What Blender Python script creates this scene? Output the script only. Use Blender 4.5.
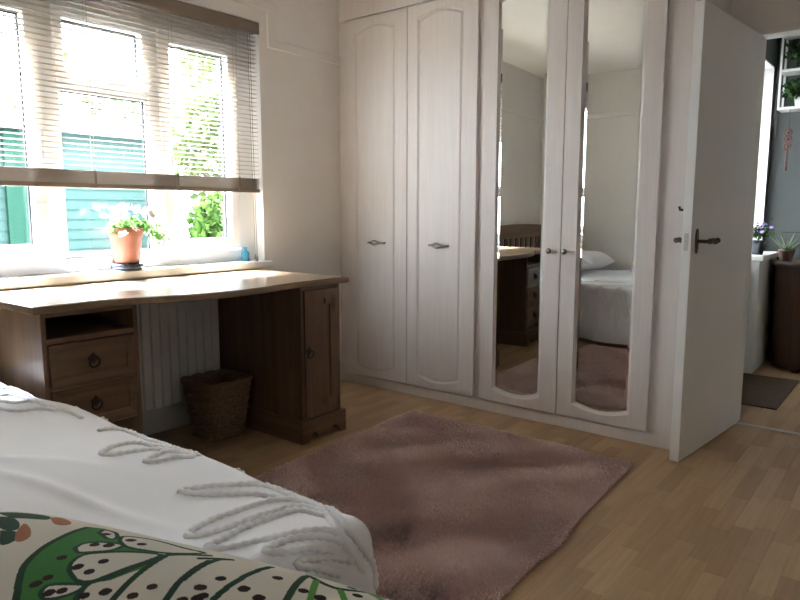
import bpy, bmesh, math, random
import numpy as np
from mathutils import Vector, Matrix

random.seed(7); RNG = np.random.default_rng(7)
SC = bpy.context.scene
for o in list(bpy.data.objects): bpy.data.objects.remove(o)
COL = SC.collection
PI = math.pi

# ------------------------------------------------------------------ camera
cam_d = bpy.data.cameras.new('camera'); cam = bpy.data.objects.new('camera', cam_d); COL.objects.link(cam)
cam_d.sensor_width = 36; cam_d.lens = 666.43 * 36 / 800; cam_d.clip_start = .02; cam_d.clip_end = 200
CAMP = Vector((0, 0, 1.1228))
def cam_axes(yaw, pitch, roll):
    fw = Vector((-math.sin(yaw) * math.cos(pitch), math.cos(yaw) * math.cos(pitch), -math.sin(pitch)))
    rt = Vector((math.cos(yaw), math.sin(yaw), 0)); up = rt.cross(fw)
    return rt * math.cos(roll) + up * math.sin(roll), -rt * math.sin(roll) + up * math.cos(roll), fw
CR, CU, CF = cam_axes(math.radians(38.477), math.radians(7.574), math.radians(.05))
cam.matrix_world = Matrix(((CR.x, CU.x, -CF.x, CAMP.x), (CR.y, CU.y, -CF.y, CAMP.y), (CR.z, CU.z, -CF.z, CAMP.z), (0, 0, 0, 1)))
SC.camera = cam
def project(p):
    d = Vector(p) - CAMP; z = d.dot(CF)
    return (400 + 666.43 * d.dot(CR) / z, 300 - 666.43 * d.dot(CU) / z, z) if z > .05 else (-9e3, -9e3, z)

# ------------------------------------------------------------------ sky, light, exposure
SKY_STRENGTH = 7.0
EXPOSURE = 2.05
wd = bpy.data.worlds.new('sky'); SC.world = wd; wd.use_nodes = True
bg = wd.node_tree.nodes['Background']; bg.inputs[0].default_value = (.82, .92, 1.0, 1); bg.inputs[1].default_value = SKY_STRENGTH
SC.view_settings.view_transform = 'Standard'; SC.view_settings.look = 'None'
SC.view_settings.gamma = 1; SC.view_settings.use_curve_mapping = False
SC.view_settings.exposure = EXPOSURE
SC.cycles.max_bounces = 14; SC.cycles.diffuse_bounces = 9; SC.cycles.glossy_bounces = 6; SC.cycles.transparent_max_bounces = 24
SC.cycles.sample_clamp_indirect = 8; SC.cycles.caustics_reflective = False; SC.cycles.caustics_refractive = False
SC.cycles.use_denoising = True
SUN_EL, SUN_AZ = math.radians(52), math.radians(-4)          # hazy sun behind the shed, facing the window
sun_d = bpy.data.lights.new('hazy_sun', 'SUN'); sun_d.energy = 68; sun_d.angle = math.radians(24); sun_d.color = (.76, .885, 1)
sun = bpy.data.objects.new('hazy_sun', sun_d); COL.objects.link(sun); sun.location = (-12, -2, 14)
sun.rotation_euler = Vector((math.cos(SUN_AZ) * math.cos(SUN_EL), math.sin(SUN_AZ) * math.cos(SUN_EL), -math.sin(SUN_EL))).to_track_quat('-Z', 'Y').to_euler()
def portal(name, loc, rot, sx, sy):
    l = bpy.data.lights.new(name, 'AREA'); l.shape = 'RECTANGLE'; l.size = sx; l.size_y = sy; l.cycles.is_portal = True
    o = bpy.data.objects.new(name, l); o.location = loc; o.rotation_euler = rot; COL.objects.link(o)
portal('window_daylight_portal', (-3.24, 1.735, 1.50), (0, -PI / 2, 0), 1.36, 1.66)      # looks into the room (+X)
portal('hall_daylight_portal', (-1.32, 5.128, 1.4925), (0, -PI / 2, 0), 1.36, 1.06)

# ------------------------------------------------------------------ mesh helpers
ORG = {}
class MB:
    def __init__(s): s.v = []; s.f = []; s.sm = []
    def add(s, vs, fs, smooth=False):
        n = len(s.v); s.v += [tuple(map(float, p)) for p in vs]; s.f += [tuple(i + n for i in f) for f in fs]; s.sm += [smooth] * len(fs); return s
    def box(s, a, b, M=None, bev=0):
        (x0, y0, z0), (x1, y1, z1) = [min(p) for p in zip(a, b)], [max(p) for p in zip(a, b)]
        if bev <= 0:
            vs = [(x, y, z) for z in (z0, z1) for y in (y0, y1) for x in (x0, x1)]
            fs = [(0, 2, 3, 1), (4, 5, 7, 6), (0, 1, 5, 4), (2, 6, 7, 3), (0, 4, 6, 2), (1, 3, 7, 5)]
        else:
            bm = bmesh.new(); bmesh.ops.create_cube(bm, size=1)
            for v in bm.verts: v.co = Vector(((x0 + x1) / 2 + v.co.x * (x1 - x0), (y0 + y1) / 2 + v.co.y * (y1 - y0), (z0 + z1) / 2 + v.co.z * (z1 - z0)))
            bmesh.ops.bevel(bm, geom=bm.edges[:], offset=bev, segments=2, affect='EDGES', profile=.5)
            bm.verts.index_update(); vs = [v.co.copy() for v in bm.verts]; fs = [tuple(v.index for v in f.verts) for f in bm.faces]; bm.free()
        if M is not None: vs = [M @ Vector(p) for p in vs]
        return s.add(vs, fs)
    def prism(s, pts, fn, d0, d1, smooth=False):
        """pts: 2D outline; fn(u, v, d) gives a 3D point"""
        n = len(pts); vs = [fn(u, v, d0) for u, v in pts] + [fn(u, v, d1) for u, v in pts]
        fs = [tuple(range(n))[::-1], tuple(range(n, 2 * n))] + [(i, (i + 1) % n, n + (i + 1) % n, n + i) for i in range(n)]
        s.add(vs, fs); return s
    def ring(s, outer, inner, fn, d0, d1, d1i=None):
        """a frame: outer and inner loops with as many points"""
        n = len(outer); di = d1 if d1i is None else d1i
        vs = [fn(u, v, d0) for u, v in outer] + [fn(u, v, d0) for u, v in inner] + [fn(u, v, d1) for u, v in outer] + [fn(u, v, di) for u, v in inner]
        fs = []
        for i in range(n):
            j = (i + 1) % n
            fs += [(i, n + i, n + j, j), (2 * n + i, 2 * n + j, 3 * n + j, 3 * n + i), (i, j, 2 * n + j, 2 * n + i), (n + i, 3 * n + i, 3 * n + j, n + j)]
        return s.add(vs, fs)
    def lathe(s, prof, c, n=24, M=None, cap=True):
        """prof: (r, z) pairs"""
        vs = []; m = len(prof)
        for r, z in prof:
            for i in range(n): a = 2 * PI * i / n; vs.append((r * math.cos(a), r * math.sin(a), z))
        fs = [(k * n + i, k * n + (i + 1) % n, (k + 1) * n + (i + 1) % n, (k + 1) * n + i) for k in range(m - 1) for i in range(n)]
        if cap: fs += [tuple(range(n))[::-1], tuple(range((m - 1) * n, m * n))]
        T = Matrix.Translation(c) if M is None else Matrix.Translation(c) @ M
        return s.add([T @ Vector(p) for p in vs], fs, True)
    def tube(s, path, r, n=8, closed=False, cap=True):
        P = [Vector(p) for p in path]; m = len(P); vs = []; up = None
        rr = r if isinstance(r, (list, tuple, np.ndarray)) else [r] * m
        for i in range(m):
            if closed: t = P[(i + 1) % m] - P[i - 1]
            else: t = P[min(i + 1, m - 1)] - P[max(i - 1, 0)]
            if t.length < 1e-9: t = Vector((0, 0, 1))
            t.normalize()
            if up is None: up = Vector((0, 0, 1)) if abs(t.z) < .9 else Vector((1, 0, 0))
            a = t.cross(up)
            if a.length < 1e-6: a = t.orthogonal()
            a.normalize(); b = t.cross(a).normalized(); up = -b if (-b).dot(up) > 0 else b
            b = a.cross(t)
            for k in range(n): w = 2 * PI * k / n; vs.append(P[i] + (a * math.cos(w) + b * math.sin(w)) * rr[i])
        q = m if closed else m - 1
        fs = [(i * n + k, i * n + (k + 1) % n, ((i + 1) % m) * n + (k + 1) % n, ((i + 1) % m) * n + k) for i in range(q) for k in range(n)]
        if not closed and cap: fs += [tuple(range(n))[::-1], tuple(range((m - 1) * n, m * n))]
        return s.add(vs, fs, True)
    def build(s, name, mat, parent=None, org=None, recalc=True, bevel=0, kind=None):
        o_ = Vector(org) if org is not None else (ORG[parent.name] if parent is not None else Vector((0, 0, 0)))
        me = bpy.data.meshes.new(name); me.from_pydata([tuple(Vector(p) - o_) for p in s.v], [], s.f)
        for p, k in zip(me.polygons, s.sm): p.use_smooth = k
        if recalc or bevel:
            bm = bmesh.new(); bm.from_mesh(me)
            if bevel:
                es = [e for e in bm.edges if len(e.link_faces) == 2 and e.calc_face_angle(0) > .6]
                bmesh.ops.bevel(bm, geom=es, offset=bevel, segments=2, affect='EDGES', profile=.5, clamp_overlap=True)
            bmesh.ops.recalc_face_normals(bm, faces=bm.faces[:]); bm.to_mesh(me); bm.free()
        if mat is not None: me.materials.append(mat)
        ob = bpy.data.objects.new(name, me); COL.objects.link(ob)
        if parent is not None: ob.parent = parent; ORG[ob.name] = ORG[parent.name]
        else: ob.location = o_; ORG[ob.name] = o_
        if kind: ob['kind'] = kind
        return ob
def thing(name, label, cat, loc, group=None, kind=None):
    o = bpy.data.objects.new(name, None); COL.objects.link(o); o.location = loc; o.empty_display_size = .05
    ORG[o.name] = Vector(loc); tag(o, label, cat, group, kind); return o
def tag(o, label=None, cat=None, group=None, kind=None):
    if label: o['label'] = label
    if cat: o['category'] = cat
    if group: o['group'] = group
    if kind: o['kind'] = kind
    return o
def np_mesh(name, V, F, mat, parent=None, kind=None, smooth=False, org=None, col=None):
    """V (n,3) world points, F (m,k) indices"""
    o_ = np.array(org if org is not None else (ORG[parent.name] if parent is not None else (0, 0, 0)), float)
    V = np.asarray(V, np.float32) - o_.astype(np.float32); F = np.asarray(F, np.int32); k = F.shape[1]
    me = bpy.data.meshes.new(name); me.vertices.add(len(V)); me.vertices.foreach_set('co', V.ravel())
    me.loops.add(F.size); me.loops.foreach_set('vertex_index', F.ravel()); me.polygons.add(len(F))
    me.polygons.foreach_set('loop_start', np.arange(0, F.size, k, dtype=np.int32)); me.polygons.foreach_set('loop_total', np.full(len(F), k, np.int32))
    me.polygons.foreach_set('use_smooth', np.full(len(F), smooth, bool))
    me.update(calc_edges=True); me.validate()
    if col is not None:
        a = me.color_attributes.new('print', 'FLOAT_COLOR', 'POINT'); a.data.foreach_set('color', np.asarray(col, np.float32).ravel())
    me.materials.append(mat); ob = bpy.data.objects.new(name, me); COL.objects.link(ob)
    if parent is not None: ob.parent = parent; ORG[ob.name] = ORG[parent.name]
    else: ob.location = tuple(o_); ORG[ob.name] = Vector(o_)
    if kind: ob['kind'] = kind
    return ob
def dup(o, parent=None, loc=None, rot=None):
    c = o.copy(); COL.objects.link(c); c.parent = parent
    if loc is not None: c.location = loc
    if rot is not None: c.rotation_euler = rot
    return c
XY = lambda z0: (lambda u, v, d: (u, v, d))          # outline in x, y; depth along z
YZ = lambda u, v, d: (d, u, v)                       # outline in y, z; depth along x
XZ = lambda u, v, d: (u, d, v)                       # outline in x, z; depth along y
UVD = lambda u, v, d: (u, v, d)
def rect(x0, x1, y0, y1): return [(x0, y0), (x1, y0), (x1, y1), (x0, y1)]
def spline(pts, n):
    """Catmull-Rom through the points"""
    P = [Vector(p) for p in pts]; P = [P[0] * 2 - P[1]] + P + [P[-1] * 2 - P[-2]]; out = []
    for i in range(1, len(P) - 2):
        for k in range(n):
            t = k / n; a, b, c, d = P[i - 1], P[i], P[i + 1], P[i + 2]
            out.append(.5 * ((2 * b) + (c - a) * t + (2 * a - 5 * b + 4 * c - d) * t * t + (3 * b - a - 3 * c + d) * t ** 3))
    return out + [P[-2]]

# ------------------------------------------------------------------ materials
def nodes(name):
    m = bpy.data.materials.new(name); m.use_nodes = True; nt = m.node_tree
    return m, nt, nt.nodes['Principled BSDF']
def N(nt, t, **kw):
    n = nt.nodes.new(t)
    for k, v in kw.items():
        if k in n.inputs: n.inputs[k].default_value = v
        else: setattr(n, k, v)
    return n
def coords(nt, scale=(1, 1, 1), rot=(0, 0, 0), kind='Object'):
    t = nt.nodes.new('ShaderNodeTexCoord'); mp = nt.nodes.new('ShaderNodeMapping'); mp.inputs['Scale'].default_value = scale; mp.inputs['Rotation'].default_value = rot
    nt.links.new(t.outputs[kind], mp.inputs['Vector']); return mp.outputs[0]
def ramp(nt, fac, stops):
    r = nt.nodes.new('ShaderNodeValToRGB'); e = r.color_ramp.elements
    while len(e) < len(stops): e.new(.5)
    for q, (p, c) in zip(e, stops): q.position = p; q.color = (*c, 1)
    nt.links.new(fac, r.inputs[0]); return r.outputs[0]
def bump(nt, bs, h, strength, dist=.01):
    b = nt.nodes.new('ShaderNodeBump'); b.inputs['Strength'].default_value = strength; b.inputs['Distance'].default_value = dist
    nt.links.new(h, b.inputs['Height']); nt.links.new(b.outputs[0], bs.inputs['Normal'])
def paint(name, c, rough=.6, var=.04, scale=6, bmp=.05, bscale=60, metal=0, spec=.5, coat=0):
    m, nt, b = nodes(name); v = coords(nt)
    n = N(nt, 'ShaderNodeTexNoise', Scale=scale, Detail=4); nt.links.new(v, n.inputs['Vector'])
    lo = tuple(max(0, x * (1 - var)) for x in c); hi = tuple(min(1, x * (1 + var)) for x in c)
    nt.links.new(ramp(nt, n.outputs[0], [(.3, lo), (.7, hi)]), b.inputs['Base Color'])
    b.inputs['Roughness'].default_value = rough; b.inputs['Metallic'].default_value = metal; b.inputs['Specular IOR Level'].default_value = spec; b.inputs['Coat Weight'].default_value = coat
    if bmp:
        n2 = N(nt, 'ShaderNodeTexNoise', Scale=bscale, Detail=3); nt.links.new(v, n2.inputs['Vector']); bump(nt, b, n2.outputs[0], bmp)
    return m
def wood(name, dark, mid, light, axis='z', rough=.45, scale=1., knots=True, fine=(.62, .6, .58)):
    """grain along an axis of the object"""
    m, nt, b = nodes(name); k = {'x': (.6, 9, 9), 'y': (9, .6, 9), 'z': (9, 9, .6)}[axis]
    v = coords(nt, tuple(q * scale for q in k)); n = N(nt, 'ShaderNodeTexNoise', Scale=2.2, Detail=6, Roughness=.6, Distortion=.8); nt.links.new(v, n.inputs['Vector'])
    col = ramp(nt, n.outputs[0], [(.25, dark), (.5, mid), (.75, light)])
    k2 = {'x': (1.2, 60, 60), 'y': (60, 1.2, 60), 'z': (60, 60, 1.2)}[axis]
    v2 = coords(nt, k2); n2 = N(nt, 'ShaderNodeTexNoise', Scale=2, Detail=3); nt.links.new(v2, n2.inputs['Vector'])
    mx = N(nt, 'ShaderNodeMix', data_type='RGBA', blend_type='MULTIPLY'); mx.inputs[0].default_value = .5
    nt.links.new(col, mx.inputs[6]); nt.links.new(ramp(nt, n2.outputs[0], [(.3, fine), (.7, (1, 1, 1))]), mx.inputs[7]); out = mx.outputs[2]
    if knots:
        k3 = {'x': (3, 7, 7), 'y': (7, 3, 7), 'z': (7, 7, 3)}[axis]
        vo = N(nt, 'ShaderNodeTexVoronoi', Scale=1.0); nt.links.new(coords(nt, k3), vo.inputs['Vector'])
        mk = N(nt, 'ShaderNodeMix', data_type='RGBA', blend_type='MIX')
        nt.links.new(ramp(nt, vo.outputs['Distance'], [(.06, (1, 1, 1)), (.17, (0, 0, 0))]), mk.inputs[0]); nt.links.new(out, mk.inputs[6]); mk.inputs[7].default_value = (*[x * .35 for x in dark], 1); out = mk.outputs[2]
    nt.links.new(out, b.inputs['Base Color']); b.inputs['Roughness'].default_value = rough
    bump(nt, b, n2.outputs[0], .08, .004); return m
def cloth(name, c, rough=.9, sheen=.2, wscale=300, bmp=.15):
    m, nt, b = nodes(name); n = N(nt, 'ShaderNodeTexNoise', Scale=wscale, Detail=2); v = coords(nt); nt.links.new(v, n.inputs['Vector'])
    b.inputs['Base Color'].default_value = (*c, 1); b.inputs['Roughness'].default_value = rough; b.inputs['Sheen Weight'].default_value = sheen; b.inputs['Specular IOR Level'].default_value = .2
    bump(nt, b, n.outputs[0], bmp, .003); return m
def thin_glass(name, tint=(1, 1, 1)):
    m = bpy.data.materials.new(name); m.use_nodes = True; nt = m.node_tree; nt.nodes.remove(nt.nodes['Principled BSDF'])
    t = N(nt, 'ShaderNodeBsdfTransparent'); t.inputs[0].default_value = (*tint, 1); g = N(nt, 'ShaderNodeBsdfGlossy'); g.inputs['Roughness'].default_value = .02
    ge = nt.nodes.new('ShaderNodeNewGeometry'); io = N(nt, 'ShaderNodeMapRange'); io.inputs[3].default_value = 1.4; io.inputs[4].default_value = 1 / 1.4; nt.links.new(ge.outputs['Backfacing'], io.inputs[0])
    fr = N(nt, 'ShaderNodeFresnel'); nt.links.new(io.outputs[0], fr.inputs[0]); mx = N(nt, 'ShaderNodeMixShader'); nt.links.new(fr.outputs[0], mx.inputs[0]); nt.links.new(t.outputs[0], mx.inputs[1]); nt.links.new(g.outputs[0], mx.inputs[2])
    nt.links.new(mx.outputs[0], nt.nodes['Material Output'].inputs[0]); return m
def leafmat(name, a, b_, trans=.35):
    m, nt, b = nodes(name); g = nt.nodes.new('ShaderNodeNewGeometry')
    c = ramp(nt, g.outputs['Random Per Island'], [(0, a), (1, b_)]); nt.links.new(c, b.inputs['Base Color']); b.inputs['Roughness'].default_value = .6; b.inputs['Specular IOR Level'].default_value = .1
    t = N(nt, 'ShaderNodeBsdfTranslucent'); nt.links.new(c, t.inputs[0]); mx = N(nt, 'ShaderNodeMixShader'); mx.inputs[0].default_value = trans
    nt.links.new(b.outputs[0], mx.inputs[1]); nt.links.new(t.outputs[0], mx.inputs[2]); nt.links.new(mx.outputs[0], nt.nodes['Material Output'].inputs[0]); return m

M = {}
M['wall'] = paint('wall_paint', (.80, .775, .75), .85, .03, 3, .06, 90, spec=.25)
M['wall_rear'] = paint('rear_wall_paint', (.82, .81, .79), .85, .03, 3, .06, 90, spec=.25)
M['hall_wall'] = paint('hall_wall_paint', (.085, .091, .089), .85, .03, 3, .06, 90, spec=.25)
M['ceiling'] = paint('ceiling_paint', (.88, .87, .85), .9, .02, 3, .04, 80, spec=.2)
M['gloss'] = paint('white_gloss_paint', (.73, .72, .69), .35, .02, 5, .02, 40)
M['door'] = paint('door_paint', (.75, .75, .74), .42, .02, 3, .03, 30)
M['upvc'] = paint('white_window_plastic', (.84, .85, .86), .3, .01, 5, 0)
M['glass'] = thin_glass('window_glass')
M['bronze'] = paint('dark_bronze', (.10, .085, .065), .35, .2, 40, .1, 120, metal=.9)
M['pewter'] = paint('aged_pewter', (.27, .25, .22), .32, .2, 60, .05, 120, metal=1)
M['black'] = paint('black_iron', (.015, .014, .013), .5, .3, 40, .1, 120, metal=.3)
M['steel'] = paint('brushed_steel', (.55, .53, .5), .3, .1, 60, 0, metal=1)
PD, PM_, PL = (.100, .054, .027), (.158, .088, .045), (.22, .130, .068)
for ax in 'xyz': M['pine_' + ax] = wood('waxed_pine_grain_' + ax, PD, PM_, PL, ax, .4)
M['pine_top'] = wood('waxed_pine_top_lit', (.20, .13, .075), (.27, .185, .115), (.34, .245, .16), 'y', .25)  # same pine as the pedestals, with the window glare lightened into its colour
M['cherry'] = wood('dark_cherry_wood', (.034, .014, .008), (.05, .021, .012), (.07, .031, .018), 'z', .45, knots=False)
M['ash'] = wood('whitewashed_wood', (.64, .595, .575), (.67, .625, .605), (.70, .655, .635), 'z', .5, 1.6, knots=False, fine=(.90, .885, .87))
M['blind'] = wood('blind_slat_wood', (.27, .205, .15), (.33, .26, .195), (.39, .315, .245), 'y', .45, 1, knots=False)
def glow_through(m, c, k):
    # thin slats let some daylight through
    nt = m.node_tree; b = nt.nodes['Principled BSDF']; t = N(nt, 'ShaderNodeBsdfTranslucent'); t.inputs[0].default_value = (*c, 1); mx = N(nt, 'ShaderNodeMixShader'); mx.inputs[0].default_value = k
    nt.links.new(b.outputs[0], mx.inputs[1]); nt.links.new(t.outputs[0], mx.inputs[2]); nt.links.new(mx.outputs[0], nt.nodes['Material Output'].inputs[0])
glow_through(M['blind'], (.88, .82, .74), .36)
M['blindrail'] = wood('blind_rail_wood', (.155, .112, .08), (.20, .15, .112), (.25, .19, .145), 'y', .45, 1, knots=False)
M['blindstack_shaded'] = wood('shaded_slat_wood', (.19, .14, .10), (.235, .18, .135), (.28, .22, .17), 'y', .45, 1, knots=False)  # same slat wood; the shade of the stack is put into the colour
M['cord'] = cloth('beige_cord', (.42, .34, .26))
M['darkcord'] = cloth('dark_cord', (.06, .05, .045))
M['spread'] = cloth('white_cotton', (.87, .89, .94), .9, .3, 260, .12)
M['chenille'] = cloth('tufted_cotton', (.86, .87, .90), .95, .2, 260, .12)
M['terracotta'] = paint('terracotta', (.30, .115, .07), .8, .15, 14, .15, 90)
M['slate'] = paint('dark_glazed_clay', (.022, .028, .045), .35, .2, 30, .05)
M['soil'] = paint('potting_soil', (.04, .025, .015), .95, .4, 60, .6, 80)
M['shed'] = wood('green_stained_plank', (.0165, .0320, .0285), (.0195, .0365, .0330), (.0230, .0415, .0380), 'y', .7, .8, knots=False)
M['shed'].node_tree.nodes['Principled BSDF'].inputs['Specular IOR Level'].default_value = .03
M['shedtrim'] = wood('dark_green_board', (.0065, .0215, .0150), (.0076, .0250, .0172), (.0088, .0285, .0195), 'z', .7, .8, knots=False)
M['shedtrim'].node_tree.nodes['Principled BSDF'].inputs['Specular IOR Level'].default_value = .03
M['felt'] = paint('roofing_felt', (.10, .10, .105), .95, .2, 20, .4, 90)
M['grass'] = paint('paving', (.11, .10, .088), .95, .4, 9, .6, 60)
M['hedge'] = leafmat('hedge_leaf', (.018, .045, .006), (.055, .098, .020))
M['tree'] = leafmat('tree_leaf', (.035, .055, .014), (.09, .11, .045))
M['leaf'] = leafmat('geranium_leaf', (.07, .16, .03), (.17, .28, .08))
M['darkleaf'] = leafmat('shade_leaf', (.02, .055, .015), (.05, .11, .03), .2)
M['petal'] = paint('white_petal', (.9, .9, .88), .7, .03, 30, 0)
M['purple'] = paint('purple_petal', (.33, .20, .58), .7, .15, 30, 0)
M['bark'] = paint('bark', (.09, .065, .045), .95, .3, 20, .6, 30)
M['basket'] = wood('water_hyacinth', (.10, .055, .028), (.19, .115, .06), (.30, .195, .11), 'x', .8, 6, knots=False)
M['matting'] = paint('dark_door_mat', (.085, .055, .035), .95, .3, 40, .6, 160)
M['red'] = paint('red_brown_lacquer', (.07, .024, .018), .5, .3, 40, .1)
M['rubber'] = paint('grey_linen', (.25, .24, .23), .95, .1, 60, .3, 220)
# floor block: a tone for each block
def floormat():
    m, nt, b = nodes('beech_laminate'); oi = nt.nodes.new('ShaderNodeObjectInfo'); g = nt.nodes.new('ShaderNodeNewGeometry')
    ad = N(nt, 'ShaderNodeMath', operation='ADD'); nt.links.new(oi.outputs['Random'], ad.inputs[0]); nt.links.new(g.outputs['Random Per Island'], ad.inputs[1])
    fr = N(nt, 'ShaderNodeMath', operation='FRACT'); nt.links.new(ad.outputs[0], fr.inputs[0])
    c = ramp(nt, fr.outputs[0], [(0, (.36, .225, .118)), (.35, (.405, .258, .138)), (.7, (.445, .29, .158)), (1, (.49, .325, .182))])
    t = nt.nodes.new('ShaderNodeNewGeometry'); mp = nt.nodes.new('ShaderNodeMapping'); mp.inputs['Scale'].default_value = (45, 2.2, 45); nt.links.new(t.outputs['Position'], mp.inputs['Vector'])
    n = N(nt, 'ShaderNodeTexNoise', Scale=1.6, Detail=5, Distortion=.5); nt.links.new(mp.outputs[0], n.inputs['Vector'])
    mx = N(nt, 'ShaderNodeMix', data_type='RGBA', blend_type='MULTIPLY'); mx.inputs[0].default_value = .55; nt.links.new(c, mx.inputs[6]); nt.links.new(ramp(nt, n.outputs[0], [(.3, (.72, .68, .64)), (.65, (1, 1, 1))]), mx.inputs[7])
    nt.links.new(mx.outputs[2], b.inputs['Base Color']); b.inputs['Roughness'].default_value = .38; b.inputs['Specular IOR Level'].default_value = .4; return m
M['floor'] = floormat()
def rugmat():
    m, nt, b = nodes('dusty_pink_pile'); g = nt.nodes.new('ShaderNodeNewGeometry'); n = N(nt, 'ShaderNodeTexNoise', Scale=4, Detail=3); nt.links.new(g.outputs['Position'], n.inputs['Vector'])
    c = ramp(nt, n.outputs[0], [(.3, (.64, .475, .44)), (.7, (.735, .56, .52))]); nt.links.new(c, b.inputs['Base Color']); b.inputs['Roughness'].default_value = .95; b.inputs['Sheen Weight'].default_value = .4; b.inputs['Specular IOR Level'].default_value = .15; return m
M['rug'] = rugmat()
def mirrormat():
    m, nt, b = nodes('mirror_silver'); b.inputs['Base Color'].default_value = (.80, .83, .82, 1); b.inputs['Metallic'].default_value = 1; b.inputs['Roughness'].default_value = .0; return m
M['mirror'] = mirrormat()
def blueglass():
    m, nt, b = nodes('blue_glass'); b.inputs['Base Color'].default_value = (.12, .58, .88, 1); b.inputs['Roughness'].default_value = .08; b.inputs['Transmission Weight'].default_value = .55; return m
M['blue'] = blueglass()
def printmat():
    m, nt, b = nodes('printed_cotton'); a = nt.nodes.new('ShaderNodeAttribute'); a.attribute_name = 'print'; nt.links.new(a.outputs['Color'], b.inputs['Base Color'])
    b.inputs['Roughness'].default_value = .9; b.inputs['Specular IOR Level'].default_value = .15; n = N(nt, 'ShaderNodeTexNoise', Scale=400, Detail=2); nt.links.new(coords(nt), n.inputs['Vector']); bump(nt, b, n.outputs[0], .15, .002); return m
M['print'] = printmat()

# ================================================================== THE SETTING
def struct(name, mb, mat, parent=None, bevel=0, label=None):
    o = mb.build(name, mat, parent, bevel=bevel)
    if parent is None: o['kind'] = 'structure'
    if label: o['label'] = label
    return o
WX, RY, CZ, RX, FY, HY = -3.03, -.42, 2.485, 1.5, 3.79, 5.72
WIN = (.90, 2.545, .84, 2.165)
# window wall, rear wall, right wall, doorway wall, hall walls, ceiling
struct('wall_left', MB().ring(rect(RY - .13, FY + .11, -.1, CZ), rect(*WIN), YZ, WX, WX - .25), M['wall'], label='off-white painted wall around the window')
struct('wall_rear', MB().box((WX, RY - .13, -.1), (RX, RY, CZ)), M['wall_rear'], label='pale wall behind the bed')
struct('wall_right', MB().box((RX, RY - .13, -.1), (RX + .12, HY + .12, CZ)), M['wall_rear'], label='plain painted wall facing the window')
struct('wall_back', MB().prism([(WX, -.1), (-.775, -.1), (-.775, 2.025), (.07, 2.025), (.07, -.1), (RX, -.1), (RX, CZ), (WX, CZ)], XZ, FY, FY + .11), M['wall'], label='beige wall with the doorway beside the wardrobe')
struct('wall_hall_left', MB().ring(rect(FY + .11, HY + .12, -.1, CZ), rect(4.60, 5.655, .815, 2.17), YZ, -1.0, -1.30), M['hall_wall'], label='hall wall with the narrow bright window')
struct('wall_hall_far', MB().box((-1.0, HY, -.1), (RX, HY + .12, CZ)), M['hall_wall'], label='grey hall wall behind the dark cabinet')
struct('wall_hall_ledge', MB().box((-1.0, 5.09, 0), (-.905, HY, .785)), M['gloss'], bevel=.004, label='white boxed ledge under the hall window')
struct('wall_light_blocker', MB().box((-2.45, FY + .11, -.4), (-2.2, 9.0, 6.5)), M['wall_rear'], label='added unseen wall keeping sun and sky off the hall window')  # made-up outside wall, placed to block sun and sky from the hall
struct('ceiling', MB().prism([(WX - .25, RY - .13), (RX + .12, RY - .13), (RX + .12, HY + .12), (-1.30, HY + .12), (-1.30, FY + .11), (WX - .25, FY + .11)], UVD, CZ, CZ + .12), M['ceiling'], label='white ceiling')
# picture rail: steps up and over the window
a, b = 2.038, 2.086
pr = [(3.183, a), (2.60, a), (2.60, 2.236), (.84, 2.236), (.84, a), (RY, a), (RY, b), (.79, b), (.79, 2.286), (2.655, 2.286), (2.655, b), (3.183, b)]
struct('trim_1', MB().prism(pr, YZ, WX, WX + .016), M['wall'], bevel=.004, label='picture rail stepping up over the window')
struct('trim_2', MB().box((WX + .016, RY, a), (RX, RY + .016, b)), M['wall_rear'], bevel=.004, label='picture rail on the rear wall')
struct('trim_3', MB().prism([(-.775, 0), (-.735, 0), (-.735, 1.985), (.03, 1.985), (.03, 0), (.07, 0), (.07, 2.025), (-.775, 2.025)], XZ, FY - .006, FY + .115), M['gloss'], bevel=.003, label='white door frame lining')
struct('trim_4', MB().box((-.735, FY + .012, -.004), (.03, FY + .05, .005)), M['steel'], bevel=.002, label='metal threshold strip between the floors')
struct('baseboard_left', MB().box((WX, RY, 0), (WX + .018, 3.183, .125)), M['gloss'], bevel=.004)
struct('baseboard_rear', MB().box((WX + .018, RY, 0), (RX, RY + .018, .125)), M['gloss'], bevel=.004)
struct('baseboard_hall', MB().box((-.905, HY - .018, 0), (RX, HY, .12)), M['gloss'], bevel=.004)

# ---- the floor: beech blocks in long strips running towards the wardrobe
fl = struct('floor', MB().box((WX - .05, RY - .05, -.1), (RX, HY, -.0045)), paint('floor_joint', (.16, .10, .055), .7, .1, 20, 0), label='beech laminate floor of staggered blocks')
SW = .0655; blocks = []
rf = random.Random(3); LENS = (.27, .33, .39)
x = WX
while x < RX - .01:
    for (ya, yb) in ((RY, FY + .012), (FY + .05, HY)):
        if ya > 3 and x < -1.02: continue
        y = ya - rf.random() * .3
        while y < yb:
            L = rf.choice(LENS); y0, y1 = max(y, ya), min(y + L, yb)
            if y1 - y0 > .02: blocks.append((x, y0, y1, abs(y1 - y0 - L) < 1e-6 and L))
            y += L
    x += SW
def hidden(x, y):
    return (x < -2.3 and .98 < y < 2.44) or (-2.2 < x < -.9 and 1.25 < y < 2.87) or (x < -.88 and .0 < y < .98) or (x < -.9 and y > 3.18) or y < .6
def score(bk):
    x, y0, y1, L = bk; c = (x + SW / 2, (y0 + y1) / 2, 0); u, v, z = project(c)
    if not (-10 < u < 815 and 0 < v < 612) or hidden(c[0], c[1]): return 0
    return (y1 - y0) / z ** 2
order = sorted(range(len(blocks)), key=lambda i: -score(blocks[i]))
single = set(i for i in order[:300] if score(blocks[i]) > 0)
def block_box(mb, x, y0, y1): mb.box((x + .0004, y0 + .0004, -.004), (x + SW - .0004, y1 - .0004, 0))
shared = {}
rest = MB()
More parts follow.
